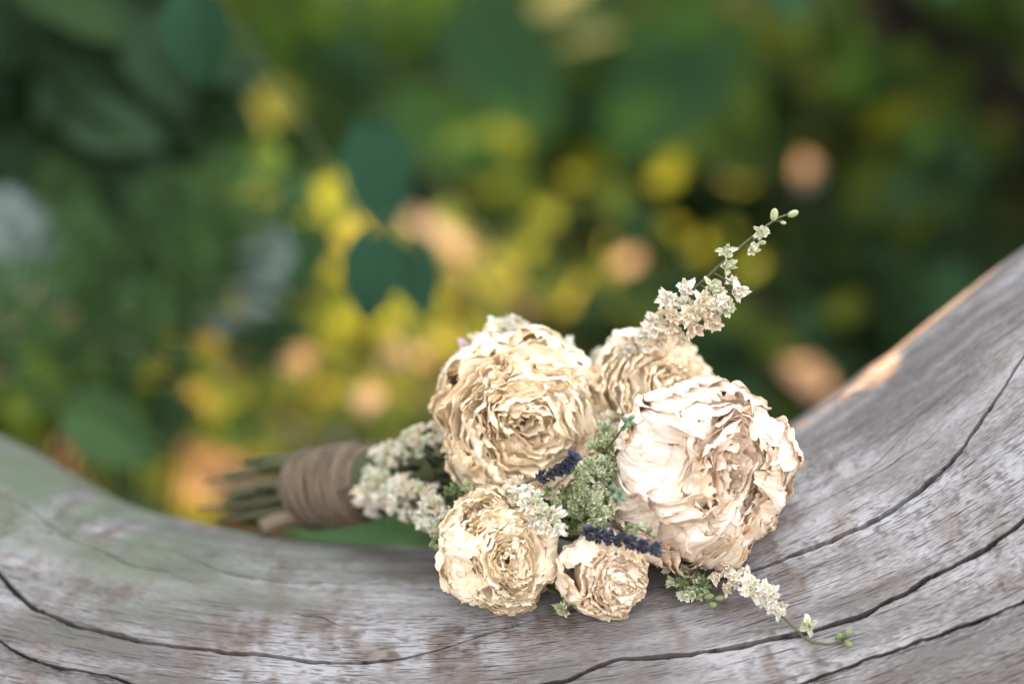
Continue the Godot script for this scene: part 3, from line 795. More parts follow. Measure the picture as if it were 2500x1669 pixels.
	set_florets(s15, p15, [[Vector3(0.0649, 0.0242, 0.0050), 0.0046, "floret_green"], [Vector3(0.0737, 0.0199, 0.0142), 0.0044, "floret_green"], [Vector3(0.0782, 0.0228, 0.0092), 0.0037, "floret_dark_green"], [Vector3(0.0692, 0.0180, 0.0139), 0.0033, "floret_pale_green"], [Vector3(0.0802, 0.0181, 0.0175), 0.0041, "floret_dark_green"], [Vector3(0.0736, 0.0145, 0.0207), 0.0037, "floret_pale_green"], [Vector3(0.0688, 0.0234, -0.0007), 0.0037, "floret_dark_green"], [Vector3(0.0838, 0.0136, 0.0215), 0.0024, "bud_green"], [Vector3(0.0853, 0.0110, 0.0254), 0.0024, "bud_green"], [Vector3(0.0886, 0.0134, 0.0233), 0.0022, "bud_green"]])
	pack_florets(s15, [Vector3(0.0647, 0.0246, 0.0042), Vector3(0.0730, 0.0194, 0.0129), Vector3(0.0802, 0.0158, 0.0191)], 0.0044, 24, 0.0022, 0.0037, ["floret_green", "floret_dark_green", "floret_pale_green"])
	# lavender
	rng.seed = 34
	lavender(o, [Vector3(-0.0047, 0.0494, -0.0102), Vector3(0.0075, 0.0617, 0.0117), Vector3(0.0176, 0.0671, 0.0188), Vector3(0.0230, 0.0712, 0.0220), Vector3(0.0259, 0.0753, 0.0232)], 0.30, 0.0024, 260, 1.0, "dark blue lavender spike across the foot of the middle peony")
	lavender(o, [Vector3(0.0217, 0.0372, 0.0026), Vector3(0.0323, 0.0424, 0.0240), Vector3(0.0448, 0.0427, 0.0342), Vector3(0.0597, 0.0417, 0.0446)], 0.28, 0.0026, 320, 1.1, "deep blue lavender spike lying on the smallest peony")
	lavender(o, [Vector3(0.0145, 0.0336, -0.0170), Vector3(0.0258, 0.0401, -0.0082), Vector3(0.0323, 0.0452, -0.0042)], 0.3, 0.0032, 90, 0.8, "near black lavender spike in the gap between the peonies")
	handle(o)
	rng.seed = 35
	for e in [Vector3(-0.0168, 0.0603, -0.0636), Vector3(-0.0128, 0.0564, -0.0628), Vector3(0.0457, 0.0672, -0.0855), Vector3(0.0600, 0.0505, -0.0462), Vector3(0.0558, 0.0442, -0.0397), Vector3(-0.0221, 0.0256, -0.0204), Vector3(-0.0181, 0.0308, -0.0164), Vector3(0.0278, 0.0191, -0.0089), Vector3(0.0089, 0.0346, -0.0377), Vector3(0.0206, 0.0385, -0.0385), Vector3(0.0011, 0.0415, -0.0494), Vector3(0.0337, 0.0270, -0.0156)]:
		flower_stem(o, e, Vector3(rr(-0.004, 0.004), rr(-0.003, 0.006), rr(-0.004, 0.004)), rr(0.0014, 0.0024))
	# folded leaf along the stems
	for e in [[Vector3(-0.0557, 0.0414, -0.0800), Vector3(-0.0334, 0.0547, -0.0522), 0.007], [Vector3(-0.0597, 0.0345, -0.0786), Vector3(-0.0323, 0.0496, -0.0460), 0.006], [Vector3(0.0153, 0.0132, -0.0025), Vector3(0.0235, 0.0119, 0.0131), 0.004]]:
		var lb := Buf.new()
		var d: Vector3 = e[1] - e[0]
		little_petal(lb, e[0], d.normalized(), Vector3(0.1, 0.7, 0.7), d.length(), e[2], 0.05, 55.0, 7, 10)
		part("leaf", lb.mesh(), M["green_stem"], o)

# ------------------------------------------------------------------ background plants
var leaf_meshes := []

func leaf_shape(sd: int, heart: float, fold: float, droop: float, serr: float) -> ArrayMesh:
	# unit length along +Y, lying in the XY plane, face +Z
	var b := Buf.new()
	var pts := PackedVector3Array()
	var cols := PackedColorArray()
	var nu := 9
	var nv := 12
	for y in nv:
		var v := float(y) / (nv - 1)
		var w := 0.36 * pow(sin(PI * pow(v * 0.96 + 0.02, 0.72)), 0.85) * (1.0 + serr * (y % 2))
		for x in nu:
			var s := float(x) / (nu - 1) * 2.0 - 1.0
			var yy := v - heart * (1.0 - v) * (1.0 - v) * absf(s)
			var z := fold * absf(s) * w - droop * v * v + 0.03 * sin(s * 6.0 + sd) * v + 0.03 * nz.get_noise_2d(s * 120.0 + sd * 50.0, v * 120.0)
			pts.append(Vector3(s * w, yy, z))
			cols.append(Color(1, 1, 1).lerp(Color(1.25, 1.2, 1.1), maxf(0.0, 1.0 - absf(s) * 6.0)))
	b.grid(pts, cols, nu, nv)
	tube(b, curve([Vector3(0, -0.35, -0.05), Vector3(0, -0.12, 0.0), Vector3(0, 0.02, 0.0)], 5), 0.012, 0.010, 4)
	return b.mesh()

func frond_shape() -> ArrayMesh:
	# pairs of narrow leaflets along a midrib, unit length
	var b := Buf.new()
	tube(b, curve([Vector3(0, 0, 0), Vector3(0, 0.5, 0.03), Vector3(0, 1, -0.08)], 8), 0.008, 0.004, 4)
	for k in 13:
		var v := 0.12 + 0.86 * k / 12.0
		var L := 0.30 * sin(PI * (v * 0.80 + 0.18)) + 0.05
		for s in [-1.0, 1.0]:
			little_petal(b, Vector3(0, v, 0.03 - 0.1 * v * v), Vector3(s, 0.55, rr(-0.25, 0.25)).normalized(), Vector3(0, 0, 1), L, 0.030, rr(-0.2, 0.3), k * 3.0 + s, 3, 5)
	return b.mesh()

func leaf_xf(at: Vector3, size: float, dir: Vector3, face: Vector3) -> Transform3D:
	var y := dir.normalized()
	var x := y.cross(face).normalized()
	var z := x.cross(y)
	return Transform3D(Basis(x, y, z) * size, at)

func shrub(called: String, base: Vector3, regions: Array, label: String, category: String, single: int) -> Node3D:
	# regions: [centre, half extents, stems, leaves per stem, size min, size max, [materials], weight of drooping]
	var o := holder(called, self, Vector3.ZERO)
	tag(o, label, category)
	var loose := {}
	var mine := 0
	for g in regions:
		var c: Vector3 = g[0]
		var h: Vector3 = g[1]
		for k in g[2]:
			var tip := c + Vector3(rr(-1, 1), rr(-1, 1), rr(-1, 1)) * h
			var foot := Vector3(lerpf(base.x, tip.x, 0.55) + rr(-0.05, 0.05), GROUND - 0.01, lerpf(base.z, tip.z, 0.6) + rr(-0.05, 0.05))
			var line := curve([foot, foot.lerp(tip, 0.5) + Vector3(rr(-0.05, 0.05), 0.06, rr(-0.05, 0.05)), tip], 12)
			var sb := Buf.new()
			tube(sb, line, 0.004, 0.0012, 5)
			part("stem", sb.mesh(), M["bark"], o)
			for j in g[3]:
				var u := lerpf(g[7] if g.size() > 7 else 0.68, 1.0, (j + rr(0, 1)) / g[3])
				var p := line[clampi(int(u * 11.0), 0, 11)] + rvec() * rr(0.01, 0.07)
				var size := rr(g[4], g[5])
				var dir := Vector3(rr(-1, 1), rr(-1.1, 0.4), rr(-0.5, 0.8))
				var face := Vector3(rr(-0.4, 0.7), rr(-0.2, 0.9), rr(0.2, 1.0))
				var m: String = g[6][rng.randi() % (g[6] as Array).size()]
				var kind := rng.randi() % leaf_meshes.size()
				if in_beam(p + dir.normalized() * size * 0.5): continue
				if mine < single:
					mine += 1
					part("leaf", leaf_meshes[kind], M[m], o, leaf_xf(p, size, dir, face))
				else:
					var key := m + "|" + str(kind)
					if not loose.has(key): loose[key] = []
					loose[key].append(leaf_xf(p, size, dir, face))
	for key in loose:
		mass(o, "leaf_mass", leaf_meshes[int((key as String).get_slice("|", 1))], M[(key as String).get_slice("|", 0)], loose[key])
	return o

func mass(parent: Node, called: String, mesh: Mesh, m: Material, xfs: Array) -> MultiMeshInstance3D:
	var mm := MultiMesh.new()
	mm.transform_format = MultiMesh.TRANSFORM_3D
	mm.mesh = mesh
	mm.instance_count = xfs.size()
	for k in xfs.size():
		mm.set_instance_transform(k, xfs[k])
	var o := MultiMeshInstance3D.new()
	o.name = numbered(called, parent)
	o.multimesh = mm
	o.material_override = m
	o.set_meta("kind", "stuff")
	parent.add_child(o, true)
	return o

func feature_leaf(o: Node3D, at: Vector3, size: float, dir: Vector3, face: Vector3, m: String, kind: int) -> void:
	# a leaf that the photograph shows on its own, with a twig down into its shrub
	part("leaf", leaf_meshes[kind], M[m], o, leaf_xf(at - dir.normalized() * size * 0.5, size, dir, face))
	var root := at - dir.normalized() * size * 0.82
	var b := Buf.new()
	tube(b, curve([Vector3(root.x + 0.16, GROUND, root.z - 0.16), Vector3(root.x + 0.10, lerpf(GROUND, root.y, 0.6), root.z - 0.10), root], 10), 0.0016, 0.0008, 5)
	part("stem", b.mesh(), M["twig"], o)

func leaf_mat(called: String, c: Color, back: Color, rough := 0.62) -> void:
	var m := mat(called, c, rough, back)
	m.vertex_color_use_as_albedo = true
	m.metallic_specular = 0.12

# leaves that hang in the sun at the front of the shrubs: [place, length, material]
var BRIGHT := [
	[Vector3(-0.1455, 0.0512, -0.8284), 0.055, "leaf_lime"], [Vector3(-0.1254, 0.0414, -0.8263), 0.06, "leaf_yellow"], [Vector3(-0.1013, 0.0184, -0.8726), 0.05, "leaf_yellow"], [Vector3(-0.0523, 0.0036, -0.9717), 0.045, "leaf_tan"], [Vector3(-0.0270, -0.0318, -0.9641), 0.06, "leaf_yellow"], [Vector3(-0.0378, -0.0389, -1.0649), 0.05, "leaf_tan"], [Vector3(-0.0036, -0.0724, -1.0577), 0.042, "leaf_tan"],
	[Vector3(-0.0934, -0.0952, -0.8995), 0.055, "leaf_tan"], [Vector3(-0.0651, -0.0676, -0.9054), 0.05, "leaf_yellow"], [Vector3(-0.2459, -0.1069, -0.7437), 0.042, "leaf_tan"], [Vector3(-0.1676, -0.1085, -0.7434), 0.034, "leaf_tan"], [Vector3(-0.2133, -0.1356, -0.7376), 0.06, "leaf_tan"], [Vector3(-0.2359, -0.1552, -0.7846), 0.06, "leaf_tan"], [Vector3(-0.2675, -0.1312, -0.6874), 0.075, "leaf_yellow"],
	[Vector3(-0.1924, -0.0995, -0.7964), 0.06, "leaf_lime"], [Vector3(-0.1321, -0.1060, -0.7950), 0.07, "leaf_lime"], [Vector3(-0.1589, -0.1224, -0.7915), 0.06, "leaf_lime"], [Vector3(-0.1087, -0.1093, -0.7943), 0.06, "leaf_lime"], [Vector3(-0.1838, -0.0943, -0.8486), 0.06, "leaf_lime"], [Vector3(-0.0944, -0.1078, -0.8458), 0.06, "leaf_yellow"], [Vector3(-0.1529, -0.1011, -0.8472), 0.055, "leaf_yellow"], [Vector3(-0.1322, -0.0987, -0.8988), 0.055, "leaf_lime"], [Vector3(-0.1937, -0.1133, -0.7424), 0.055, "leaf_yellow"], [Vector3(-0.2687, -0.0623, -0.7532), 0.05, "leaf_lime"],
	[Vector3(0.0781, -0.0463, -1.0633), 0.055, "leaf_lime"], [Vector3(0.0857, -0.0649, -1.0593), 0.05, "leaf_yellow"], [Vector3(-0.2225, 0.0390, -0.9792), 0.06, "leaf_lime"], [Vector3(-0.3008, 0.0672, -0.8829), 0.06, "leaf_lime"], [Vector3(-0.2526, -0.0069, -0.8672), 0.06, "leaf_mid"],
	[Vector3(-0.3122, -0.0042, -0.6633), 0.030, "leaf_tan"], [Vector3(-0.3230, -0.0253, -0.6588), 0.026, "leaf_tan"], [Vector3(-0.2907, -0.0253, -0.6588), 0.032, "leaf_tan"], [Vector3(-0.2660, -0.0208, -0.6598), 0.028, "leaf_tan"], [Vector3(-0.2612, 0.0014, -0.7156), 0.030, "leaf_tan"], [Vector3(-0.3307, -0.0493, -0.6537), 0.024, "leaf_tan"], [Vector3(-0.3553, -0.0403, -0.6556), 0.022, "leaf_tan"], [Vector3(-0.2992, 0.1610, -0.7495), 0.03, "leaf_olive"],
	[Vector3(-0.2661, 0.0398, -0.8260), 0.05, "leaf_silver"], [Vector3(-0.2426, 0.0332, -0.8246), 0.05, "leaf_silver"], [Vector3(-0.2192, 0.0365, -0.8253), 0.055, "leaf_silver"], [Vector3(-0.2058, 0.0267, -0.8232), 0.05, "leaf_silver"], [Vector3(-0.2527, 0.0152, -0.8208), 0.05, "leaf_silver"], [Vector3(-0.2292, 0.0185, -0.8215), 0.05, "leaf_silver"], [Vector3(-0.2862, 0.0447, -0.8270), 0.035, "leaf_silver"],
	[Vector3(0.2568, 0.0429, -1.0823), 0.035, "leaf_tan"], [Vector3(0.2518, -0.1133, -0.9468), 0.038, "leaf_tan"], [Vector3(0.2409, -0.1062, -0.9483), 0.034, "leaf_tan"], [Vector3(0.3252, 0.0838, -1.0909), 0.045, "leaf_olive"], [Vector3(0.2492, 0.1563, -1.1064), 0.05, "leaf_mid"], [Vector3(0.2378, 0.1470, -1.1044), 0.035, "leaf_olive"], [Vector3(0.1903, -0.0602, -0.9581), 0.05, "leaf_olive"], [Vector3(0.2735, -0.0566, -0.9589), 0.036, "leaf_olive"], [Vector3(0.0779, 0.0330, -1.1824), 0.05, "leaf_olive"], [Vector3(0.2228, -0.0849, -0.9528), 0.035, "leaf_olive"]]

# true where a leaf would stand between the sun and one of those
func in_beam(p: Vector3) -> bool:
	var L := SUN.normalized()
	for e in BRIGHT:
		var d: Vector3 = p - (e[0] as Vector3)
		var t := d.dot(L)
		if t > -0.03 and (d - L * t).length() < 0.018 + e[1] * 0.5: return true
	return false

func background() -> void:
	for k in 4:
		leaf_meshes.append(leaf_shape(k, [0.16, 0.05, 0.22, 0.0][k], [0.25, 0.4, 0.1, 0.3][k], [0.15, 0.3, 0.1, 0.2][k], [0.0, 0.0, 0.0, 0.12][k]))
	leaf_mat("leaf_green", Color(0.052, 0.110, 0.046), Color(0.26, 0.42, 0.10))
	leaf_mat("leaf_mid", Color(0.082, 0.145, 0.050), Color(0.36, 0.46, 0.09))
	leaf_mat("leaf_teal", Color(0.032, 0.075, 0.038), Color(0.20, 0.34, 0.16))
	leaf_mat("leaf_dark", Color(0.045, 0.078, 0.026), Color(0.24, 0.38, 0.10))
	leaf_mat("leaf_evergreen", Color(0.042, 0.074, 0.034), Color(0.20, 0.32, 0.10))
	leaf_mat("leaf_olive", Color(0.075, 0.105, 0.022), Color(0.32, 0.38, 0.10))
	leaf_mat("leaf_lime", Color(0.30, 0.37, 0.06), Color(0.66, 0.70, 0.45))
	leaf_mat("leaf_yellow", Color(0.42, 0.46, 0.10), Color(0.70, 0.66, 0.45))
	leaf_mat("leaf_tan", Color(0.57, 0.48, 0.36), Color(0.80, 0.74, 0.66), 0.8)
	leaf_mat("leaf_silver", Color(0.30, 0.36, 0.33), Color(0.25, 0.30, 0.22), 0.35)
	mat("bark", Color(0.05, 0.041, 0.03), 0.9, Color.BLACK, false)
	mat("twig", Color(0.10, 0.11, 0.04), 0.8, Color.BLACK, false)
	rng.seed = 52
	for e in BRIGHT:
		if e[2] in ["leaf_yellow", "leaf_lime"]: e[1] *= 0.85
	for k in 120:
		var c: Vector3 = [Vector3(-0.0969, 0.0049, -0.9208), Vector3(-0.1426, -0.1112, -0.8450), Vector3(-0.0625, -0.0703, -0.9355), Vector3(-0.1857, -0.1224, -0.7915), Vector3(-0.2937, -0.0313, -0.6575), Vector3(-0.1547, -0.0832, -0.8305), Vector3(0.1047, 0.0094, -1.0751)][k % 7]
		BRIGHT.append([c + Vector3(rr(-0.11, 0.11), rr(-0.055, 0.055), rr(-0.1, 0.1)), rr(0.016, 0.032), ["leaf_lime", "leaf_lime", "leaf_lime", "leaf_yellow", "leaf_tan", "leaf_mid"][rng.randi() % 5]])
	rng.seed = 41
	var s1 := shrub("green_shrub", Vector3(0.1, GROUND, -1.5), [
		[Vector3(0.0335, 0.0770, -1.4473), Vector3(0.34, 0.11, 0.25), 24, 11, 0.05, 0.095, ["leaf_green", "leaf_green", "leaf_mid", "leaf_mid", "leaf_teal"]],
		[Vector3(-0.1469, 0.0939, -1.5020), Vector3(0.20, 0.09, 0.2), 16, 10, 0.04, 0.075, ["leaf_green", "leaf_mid", "leaf_olive"]]], "broad-leaved green shrub behind the middle of the log", "shrub", 90)
	rng.seed = 42
	var s2 := shrub("yellowing_shrub", Vector3(-0.15, GROUND, -1.2), [
		[Vector3(-0.1093, -0.0527, -1.1642), Vector3(0.17, 0.11, 0.2), 26, 10, 0.035, 0.065, ["leaf_lime", "leaf_yellow", "leaf_mid", "leaf_teal", "leaf_lime", "leaf_green"]],
		[Vector3(-0.1501, -0.1345, -0.9423), Vector3(0.19, 0.07, 0.1), 26, 10, 0.03, 0.06, ["leaf_lime", "leaf_mid", "leaf_lime", "leaf_yellow", "leaf_green"]],
		[Vector3(0.0731, -0.0540, -1.2661), Vector3(0.16, 0.08, 0.2), 16, 9, 0.035, 0.065, ["leaf_olive", "leaf_yellow", "leaf_lime", "leaf_green", "leaf_green"]]], "yellowing shrub with lime and yellow leaves left of the peonies", "shrub", 80)
	rng.seed = 43
	var s3 := shrub("dark_shrub", Vector3(0.5, GROUND, -1.4), [
		[Vector3(0.3437, -0.0092, -1.2757), Vector3(0.20, 0.17, 0.25), 30, 11, 0.04, 0.075, ["leaf_dark", "leaf_olive", "leaf_green", "leaf_dark", "leaf_olive"]],
		[Vector3(0.2188, -0.0947, -1.0530), Vector3(0.14, 0.08, 0.15), 16, 10, 0.035, 0.06, ["leaf_dark", "leaf_green", "leaf_olive"]]], "dark green shrub with a few olive leaves above the right limb of the log", "shrub", 70)
	rng.seed = 44
	var s4 := shrub("shaded_shrub", Vector3(-0.55, GROUND, -1.0), [
		[Vector3(-0.2941, 0.0314, -0.6913), Vector3(0.13, 0.10, 0.10), 18, 10, 0.03, 0.06, ["leaf_dark", "leaf_green", "leaf_green", "leaf_mid", "leaf_mid", "leaf_lime"]],
		[Vector3(-0.3207, -0.0597, -0.6311), Vector3(0.12, 0.05, 0.08), 8, 7, 0.04, 0.065, ["leaf_lime", "leaf_olive", "leaf_green", "leaf_mid"]]], "shaded deep green shrub behind the left end of the log", "shrub", 60)
	var s6 := shrub("young_sapling", Vector3(-0.1, GROUND, -0.4), [], "young sapling with large heart-shaped blue green leaves close behind the log", "sapling", 0)
	# feathery fronds of a fern-like herb at the left
	rng.seed = 50
	var s7 := holder("feathery_herb", self)
	tag(s7, "feathery pale green herb with fern-like fronds left of the twine handle", "herb")
	var frond := frond_shape()
	for e in [[Vector3(-0.2477, 0.0604, -0.5953), 0.11, Vector3(0.5, 0.9, 0.1)], [Vector3(-0.2012, 0.0695, -0.5767), 0.12, Vector3(0.3, 1, 0)], [Vector3(-0.1787, 0.0537, -0.6347), 0.10, Vector3(0.9, 0.5, 0.1)], [Vector3(-0.2678, 0.0411, -0.5707), 0.11, Vector3(-0.5, 0.9, 0.1)], [Vector3(-0.2215, 0.0336, -0.5487), 0.11, Vector3(0.3, 0.9, 0.3)], [Vector3(-0.2875, 0.0283, -0.5169), 0.10, Vector3(-0.8, 0.6, 0.1)], [Vector3(-0.2566, 0.0118, -0.5134), 0.10, Vector3(0.7, 0.7, 0.2)], [Vector3(-0.2984, 0.0046, -0.4812), 0.09, Vector3(-0.5, 0.9, 0.2)], [Vector3(-0.2291, 0.0349, -0.6716), 0.12, Vector3(-0.2, 1, 0)], [Vector3(-0.1913, 0.0280, -0.6088), 0.10, Vector3(0.8, 0.7, 0)], [Vector3(-0.3228, 0.0525, -0.5731), 0.10, Vector3(-0.3, 0.9, 0.1)], [Vector3(-0.2415, -0.0224, -0.5368), 0.10, Vector3(0.5, 0.8, 0.2)], [Vector3(-0.1768, -0.0132, -0.6614), 0.09, Vector3(0.6, 0.8, 0.1)], [Vector3(-0.2917, 0.0719, -0.5977), 0.10, Vector3(-0.4, 0.9, 0.1)]]:
		var d: Vector3 = (e[2] as Vector3).normalized()
		var base: Vector3 = (e[0] as Vector3) - d * e[1] * 0.5
		part("frond", frond, M[["leaf_mid", "leaf_silver", "leaf_green", "leaf_mid"][rng.randi() % 4]], s7, leaf_xf(base, e[1], d, Vector3(rr(-0.2, 0.6), rr(0.0, 0.5), 0.9)))
		var fb := Buf.new()
		tube(fb, curve([Vector3(base.x * 0.6 - 0.12, GROUND, base.z - 0.02), base.lerp(Vector3(-0.25, GROUND, base.z), 0.5), base], 10), 0.0016, 0.0008, 5)
		part("stem", fb.mesh(), M["twig"], s7)
	rng.seed = 45
	var s5 := shrub("evergreen_bush", Vector3(-0.7, GROUND, -1.2), [
		[Vector3(-0.3439, 0.1929, -0.7256), Vector3(0.13, 0.065, 0.10), 22, 16, 0.05, 0.08, ["leaf_evergreen", "leaf_evergreen", "leaf_evergreen", "leaf_dark"], 0.85]], "evergreen bush in deep shade under the bough at the upper left", "shrub", 40)
	# leaves that stand out
	for e in [[Vector3(-0.1753, 0.2179, -0.3425), 0.054, Vector3(0.05, -1, 0.1), Vector3(0, 0.25, 1), "leaf_teal", 1], [Vector3(-0.0822, 0.0764, -0.3737), 0.050, Vector3(-0.1, -1, 0.1), Vector3(0.1, 0.2, 1), "leaf_teal", 0], [Vector3(-0.0560, 0.0696, -0.4030), 0.042, Vector3(0.3, -1, 0.1), Vector3(0.1, 0.2, 1), "leaf_teal", 2],
		[Vector3(-0.0827, 0.1152, -0.4842), 0.062, Vector3(0.1, -1, 0.1), Vector3(0, 0.3, 1), "leaf_teal", 2], [Vector3(-0.1742, 0.0110, -0.7688), 0.07, Vector3(-0.9, -0.6, 0.1), Vector3(0, 0.4, 1), "leaf_green", 0], [Vector3(-0.2456, -0.0362, -0.4520), 0.06, Vector3(0.8, -0.5, 0.1), Vector3(0, 0.4, 1), "leaf_mid", 0], [Vector3(-0.0852, -0.0809, -0.3914), 0.075, Vector3(0.9, -0.2, 0.1), Vector3(0, 0.4, 1), "leaf_mid", 0], [Vector3(-0.1141, -0.0856, -0.3904), 0.06, Vector3(-0.9, -0.2, 0.1), Vector3(0, 0.4, 1), "leaf_mid", 2]]:
		feature_leaf(s6, e[0], e[1], e[2], e[3], e[4], e[5])
	for e in [[Vector3(0.0021, 0.1210, -1.0988), 0.13, Vector3(0.6, -0.9, 0.1), Vector3(0, 0.5, 1), "leaf_green", 2], [Vector3(0.1313, 0.1061, -1.0957), 0.15, Vector3(-0.6, -0.8, 0.1), Vector3(0.1, 0.5, 1), "leaf_green", 0], [Vector3(-0.0496, 0.0525, -1.1865), 0.11, Vector3(0.9, -0.5, 0.1), Vector3(0, 0.5, 1), "leaf_green", 2], [Vector3(0.1894, 0.0525, -1.1865), 0.12, Vector3(0.2, -1, 0.1), Vector3(0, 0.5, 1), "leaf_mid", 0]]:
		feature_leaf(s1, e[0], e[1], e[2], e[3], e[4], e[5])
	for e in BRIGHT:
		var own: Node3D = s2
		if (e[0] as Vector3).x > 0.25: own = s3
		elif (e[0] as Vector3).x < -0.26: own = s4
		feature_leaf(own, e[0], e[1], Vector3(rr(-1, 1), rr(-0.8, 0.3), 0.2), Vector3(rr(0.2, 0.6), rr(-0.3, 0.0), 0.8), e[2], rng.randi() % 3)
	# the tree at the right: a bare branch slants into the corner, its leafy crown hangs above the picture
	rng.seed = 51
	var rt := holder("overhanging_tree", self)
	tag(rt, "tree whose bare dark branch slants across the upper right corner", "tree")
	var tb := Buf.new()
	tube(tb, curve([Vector3(1.35, GROUND - 0.05, -1.5), Vector3(0.5806, 0.0102, -1.2287), Vector3(0.4890, 0.0519, -1.2886), Vector3(0.4278, 0.1124, -1.3526), Vector3(0.3587, 0.1927, -1.4208), Vector3(0.1, 0.8, -2.0)], 40), 0.06, 0.02, 9, Color.WHITE, 0.2)
	part("branch", tb.mesh(), M["bark"], rt)
	var cx := []
	for k in 10000:
		var p := Vector3(rr(0.14, 1.3), 0.0, rr(-2.3, -0.55))
		p.y = 0.30 - 0.10 * (p.z + 1.0) + rr(0.0, 0.45)
		if not in_beam(p): cx.append(leaf_xf(p, rr(0.06, 0.09), rvec(), rvec()))
	mass(rt, "crown", leaf_meshes[1], M["leaf_green"], cx)
	# far undergrowth
	rng.seed = 46
	var far := {}
	for k in 5200:
		var z := rr(-4.6, -1.9)
		var p := Vector3(rr(-1.3, 1.4) * (0.35 + 0.23 * absf(z)), GROUND + pow(rr(0, 1), 1.3) * (0.25 + (-1.9 - z) * 0.35), z)
		var m: String = ["leaf_dark", "leaf_green", "leaf_dark", "leaf_olive", "leaf_dark", "leaf_mid"][rng.randi() % 6]
		if in_beam(p): continue
		if not far.has(m): far[m] = []
		far[m].append(leaf_xf(p, rr(0.06, 0.11), Vector3(rr(-1, 1), rr(-1, 0.5), rr(-0.5, 0.8)), Vector3(rr(-0.5, 0.5), rr(0.2, 1), rr(0.1, 1))))
	var fo := holder("undergrowth", self)
	tag(fo, "far low undergrowth of mixed green leaves filling the background", "undergrowth", "", "stuff")
	for m in far: mass(fo, "leaf_mass", leaf_meshes[1], M[m], far[m])
	# dry leaves on the ground
	var dry := []
	for k in 700:
		var z := rr(-2.3, 0.6)
		dry.append(leaf_xf(Vector3(rr(-1.2, 1.2) * (0.4 + 0.25 * absf(z)), GROUND + rr(0.004, 0.015), z), rr(0.04, 0.08), Vector3(rr(-1, 1), rr(-0.15, 0.15), rr(-1, 1)), Vector3(rr(-0.3, 0.3), 1, rr(-0.3, 0.3))))
	var lo := holder("leaf_litter", self)
	tag(lo, "dry tan leaves scattered over the ground behind the log", "leaves", "", "stuff")
	mass(lo, "leaf_mass", leaf_meshes[0], M["leaf_tan"], dry)

func shade_tree() -> void:
	# the tree between the low sun and the log, outside the frame: it shades the bouquet, with a gap through which the right limb is lit
	rng.seed = 47
	var o := holder("shade_tree", self)
	tag(o, "leafy tree at the left whose crown shades the bouquet", "tree")
	var L := SUN.normalized()
	var c := L * 2.3
	var tb := Buf.new()
	tube(tb, curve([Vector3(c.x - 0.5, GROUND - 0.05, c.z - 0.3), Vector3(c.x - 0.4, 0.5, c.z - 0.2), Vector3(c.x, c.y + 0.2, c.z)], 20), 0.07, 0.02, 9, Color.WHITE, 0.2)
	part("trunk", tb.mesh(), M["bark"], o)
	var lit := [Vector3(0.1266, 0.0541, -0.0935), Vector3(0.1372, 0.0604, -0.0978), Vector3(0.1477, 0.0676, -0.0939), Vector3(0.1560, 0.0729, -0.0953), Vector3(0.1635, 0.0780, -0.0993), Vector3(0.1725, 0.0833, -0.1132), Vector3(0.1816, 0.0879, -0.1261), Vector3(0.1909, 0.0937, -0.1331), Vector3(0.1983, 0.0996, -0.1350), Vector3(0.2087, 0.1075, -0.1380), Vector3(0.2191, 0.1150, -0.1405), Vector3(0.2294, 0.1222, -0.1427)]
	var wide := [-0.013, -0.011, -0.008, -0.004, -0.001, -0.001, -0.002, -0.003, -0.005, -0.009, -0.003, -0.007]
	var a := L.cross(Vector3.UP).normalized()
	var b := a.cross(L)
	var xfs := []
	for k in 9000:
		var q := Vector2.from_angle(rr(0, TAU)) * sqrt(rr(0, 1))
		var p := c + a * q.x * 0.52 + b * q.y * 0.36 + L * rr(-0.28, 0.28)
		var size := rr(0.05, 0.08)
		var dir := rvec()
		var open := false
		for j in lit.size():
			var d: Vector3 = p + dir * size * 0.45 - lit[j]
			if (d - L * d.dot(L)).length() < wide[j] + size * 0.55: open = true
		if not open:
			xfs.append(leaf_xf(p, size, dir, rvec()))
	# its lowest bough hangs just above the picture and keeps the sky off the bush in the upper left corner
	for k in 14000:
		var p := Vector3(rr(-1.15, -0.18), 0.0, rr(-1.55, 0.30))
		p.y = (0.30 - 0.10 * (p.z + 1.0) if p.z < -0.62 else 0.37) + rr(0.0, 0.40)
		if p.z > -0.62 and p.x > -0.34: continue
		var dir := rvec()
		var size := rr(0.05, 0.08)
		var mid := p + dir * size * 0.45
		var open := in_beam(mid)
		for j in lit.size():
			var d: Vector3 = mid - lit[j]
			if (d - L * d.dot(L)).length() < wide[j] + size * 0.55: open = true
		if not open: xfs.append(leaf_xf(p, size, dir, rvec()))
	mass(o, "crown", leaf_meshes[1], M["leaf_green"], xfs)
	var bb := Buf.new()
	tube(bb, curve([Vector3(c.x - 0.4, 0.5, c.z - 0.2), Vector3(-0.95, 0.62, -1.25), Vector3(-0.55, 0.55, -1.0), Vector3(-0.2, 0.50, -0.9)], 20), 0.03, 0.008, 8, Color.WHITE, 0.2)
	part("bough", bb.mesh(), M["bark"], o)

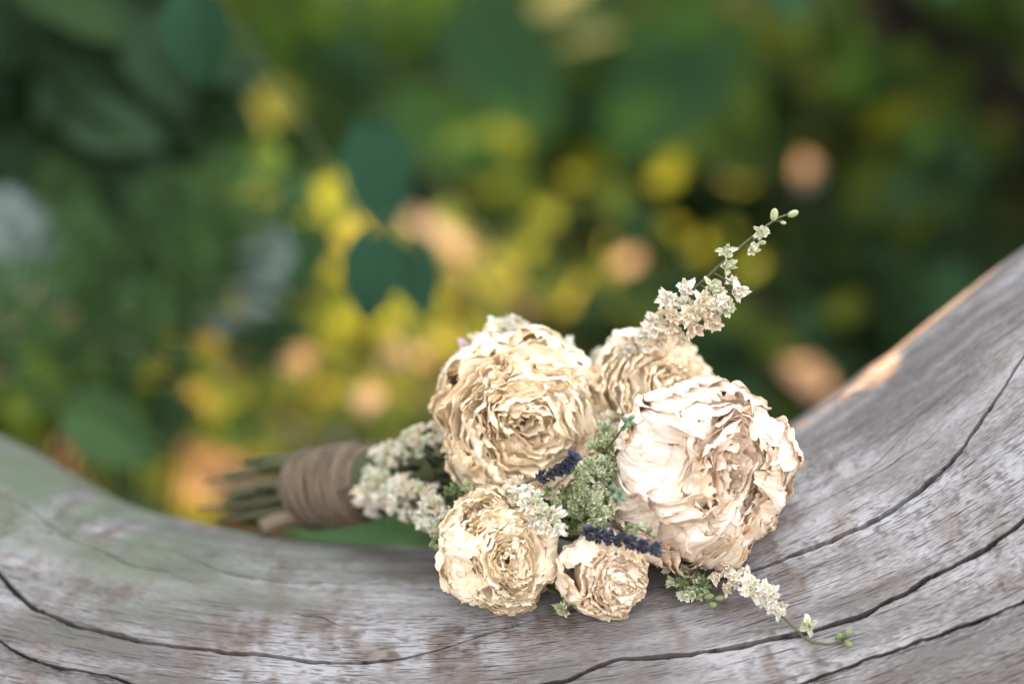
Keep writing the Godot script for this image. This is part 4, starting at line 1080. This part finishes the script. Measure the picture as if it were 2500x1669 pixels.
func ground() -> void:
	var b := Buf.new()
	var n := 90
	var pts := PackedVector3Array()
	for y in n:
		for x in n:
			var u := (float(x) / (n - 1) * 2.0 - 1.0)
			var w := (float(y) / (n - 1) * 2.0 - 1.0)
			var p := Vector3(signf(u) * pow(absf(u), 4.0) * 150.0 + u * 3.0, GROUND, signf(w) * pow(absf(w), 4.0) * 150.0 + w * 3.0)
			p.y += 0.02 * nz.get_noise_2d(p.x * 60.0, p.z * 60.0) if p.length() > 0.6 else 0.0
			pts.append(p)
	b.grid(pts, PackedColorArray(), n, n)
	var m := mat("soil", Color(1, 1, 1), 0.95, Color.BLACK, false)
	var t := noise_tex(0.02, 512, 15, FastNoiseLite.TYPE_SIMPLEX_SMOOTH, FastNoiseLite.FRACTAL_FBM, 5)
	var g := Gradient.new()
	g.set_color(0, Color(0.10, 0.085, 0.05))
	g.set_color(1, Color(0.42, 0.33, 0.22))
	t.color_ramp = g
	m.albedo_color = Color.WHITE
	m.albedo_texture = t
	m.uv1_triplanar = true
	m.uv1_world_triplanar = true
	m.uv1_scale = Vector3.ONE * 1.5
	tag(part("ground", b.mesh(), m, self), "brown forest floor", "", "", "structure")

func _ready() -> void:
	# camera
	var cam := Camera3D.new()
	cam.name = "camera"
	cam.position = Vector3(0, 0.333, 1.003)
	cam.rotation_degrees = Vector3(-12, 0, 0)
	cam.near = 0.05
	cam.far = 600.0
	var at := CameraAttributesPhysical.new()
	at.frustum_focal_length = 84.6
	at.frustum_focus_distance = 1.030
	at.frustum_near = 0.05
	at.frustum_far = 600.0
	at.exposure_aperture = 2.4
	cam.attributes = at
	add_child(cam)
	cam.fov = 16.14
	cam.current = true
	# sky, sun, exposure
	var env := Environment.new()
	var sm := ProceduralSkyMaterial.new()
	sm.sky_top_color = Color(0.82, 0.86, 0.93)
	sm.sky_horizon_color = Color(0.84, 0.86, 0.88)
	sm.ground_bottom_color = Color(0.20, 0.20, 0.14)
	sm.ground_horizon_color = Color(0.35, 0.36, 0.28)
	sm.sky_energy_multiplier = 1.0
	var sky := Sky.new()
	sky.sky_material = sm
	env.background_mode = Environment.BG_SKY
	env.sky = sky
	env.tonemap_mode = Environment.TONE_MAPPER_LINEAR
	env.tonemap_exposure = 5.2
	env.sdfgi_enabled = true
	env.ssao_enabled = true
	env.ssil_enabled = true
	var we := WorldEnvironment.new()
	we.name = "world_environment"
	we.environment = env
	add_child(we)
	var sun := DirectionalLight3D.new()
	sun.name = "sun"
	sun.light_color = Color(1.0, 0.76, 0.51)
	sun.light_energy = 1.4
	sun.light_angular_distance = 0.5
	sun.shadow_enabled = true
	add_child(sun)
	sun.look_at_from_position(SUN * 10.0, Vector3.ZERO)
	nz.seed = 1
	nz.frequency = 0.01
	crinkle.seed = 2
	crinkle.frequency = 0.01
	crinkle.fractal_octaves = 3
	materials()
	ground()
	build_log()
	background()
	shade_tree()
	make_florets()
	bouquet()
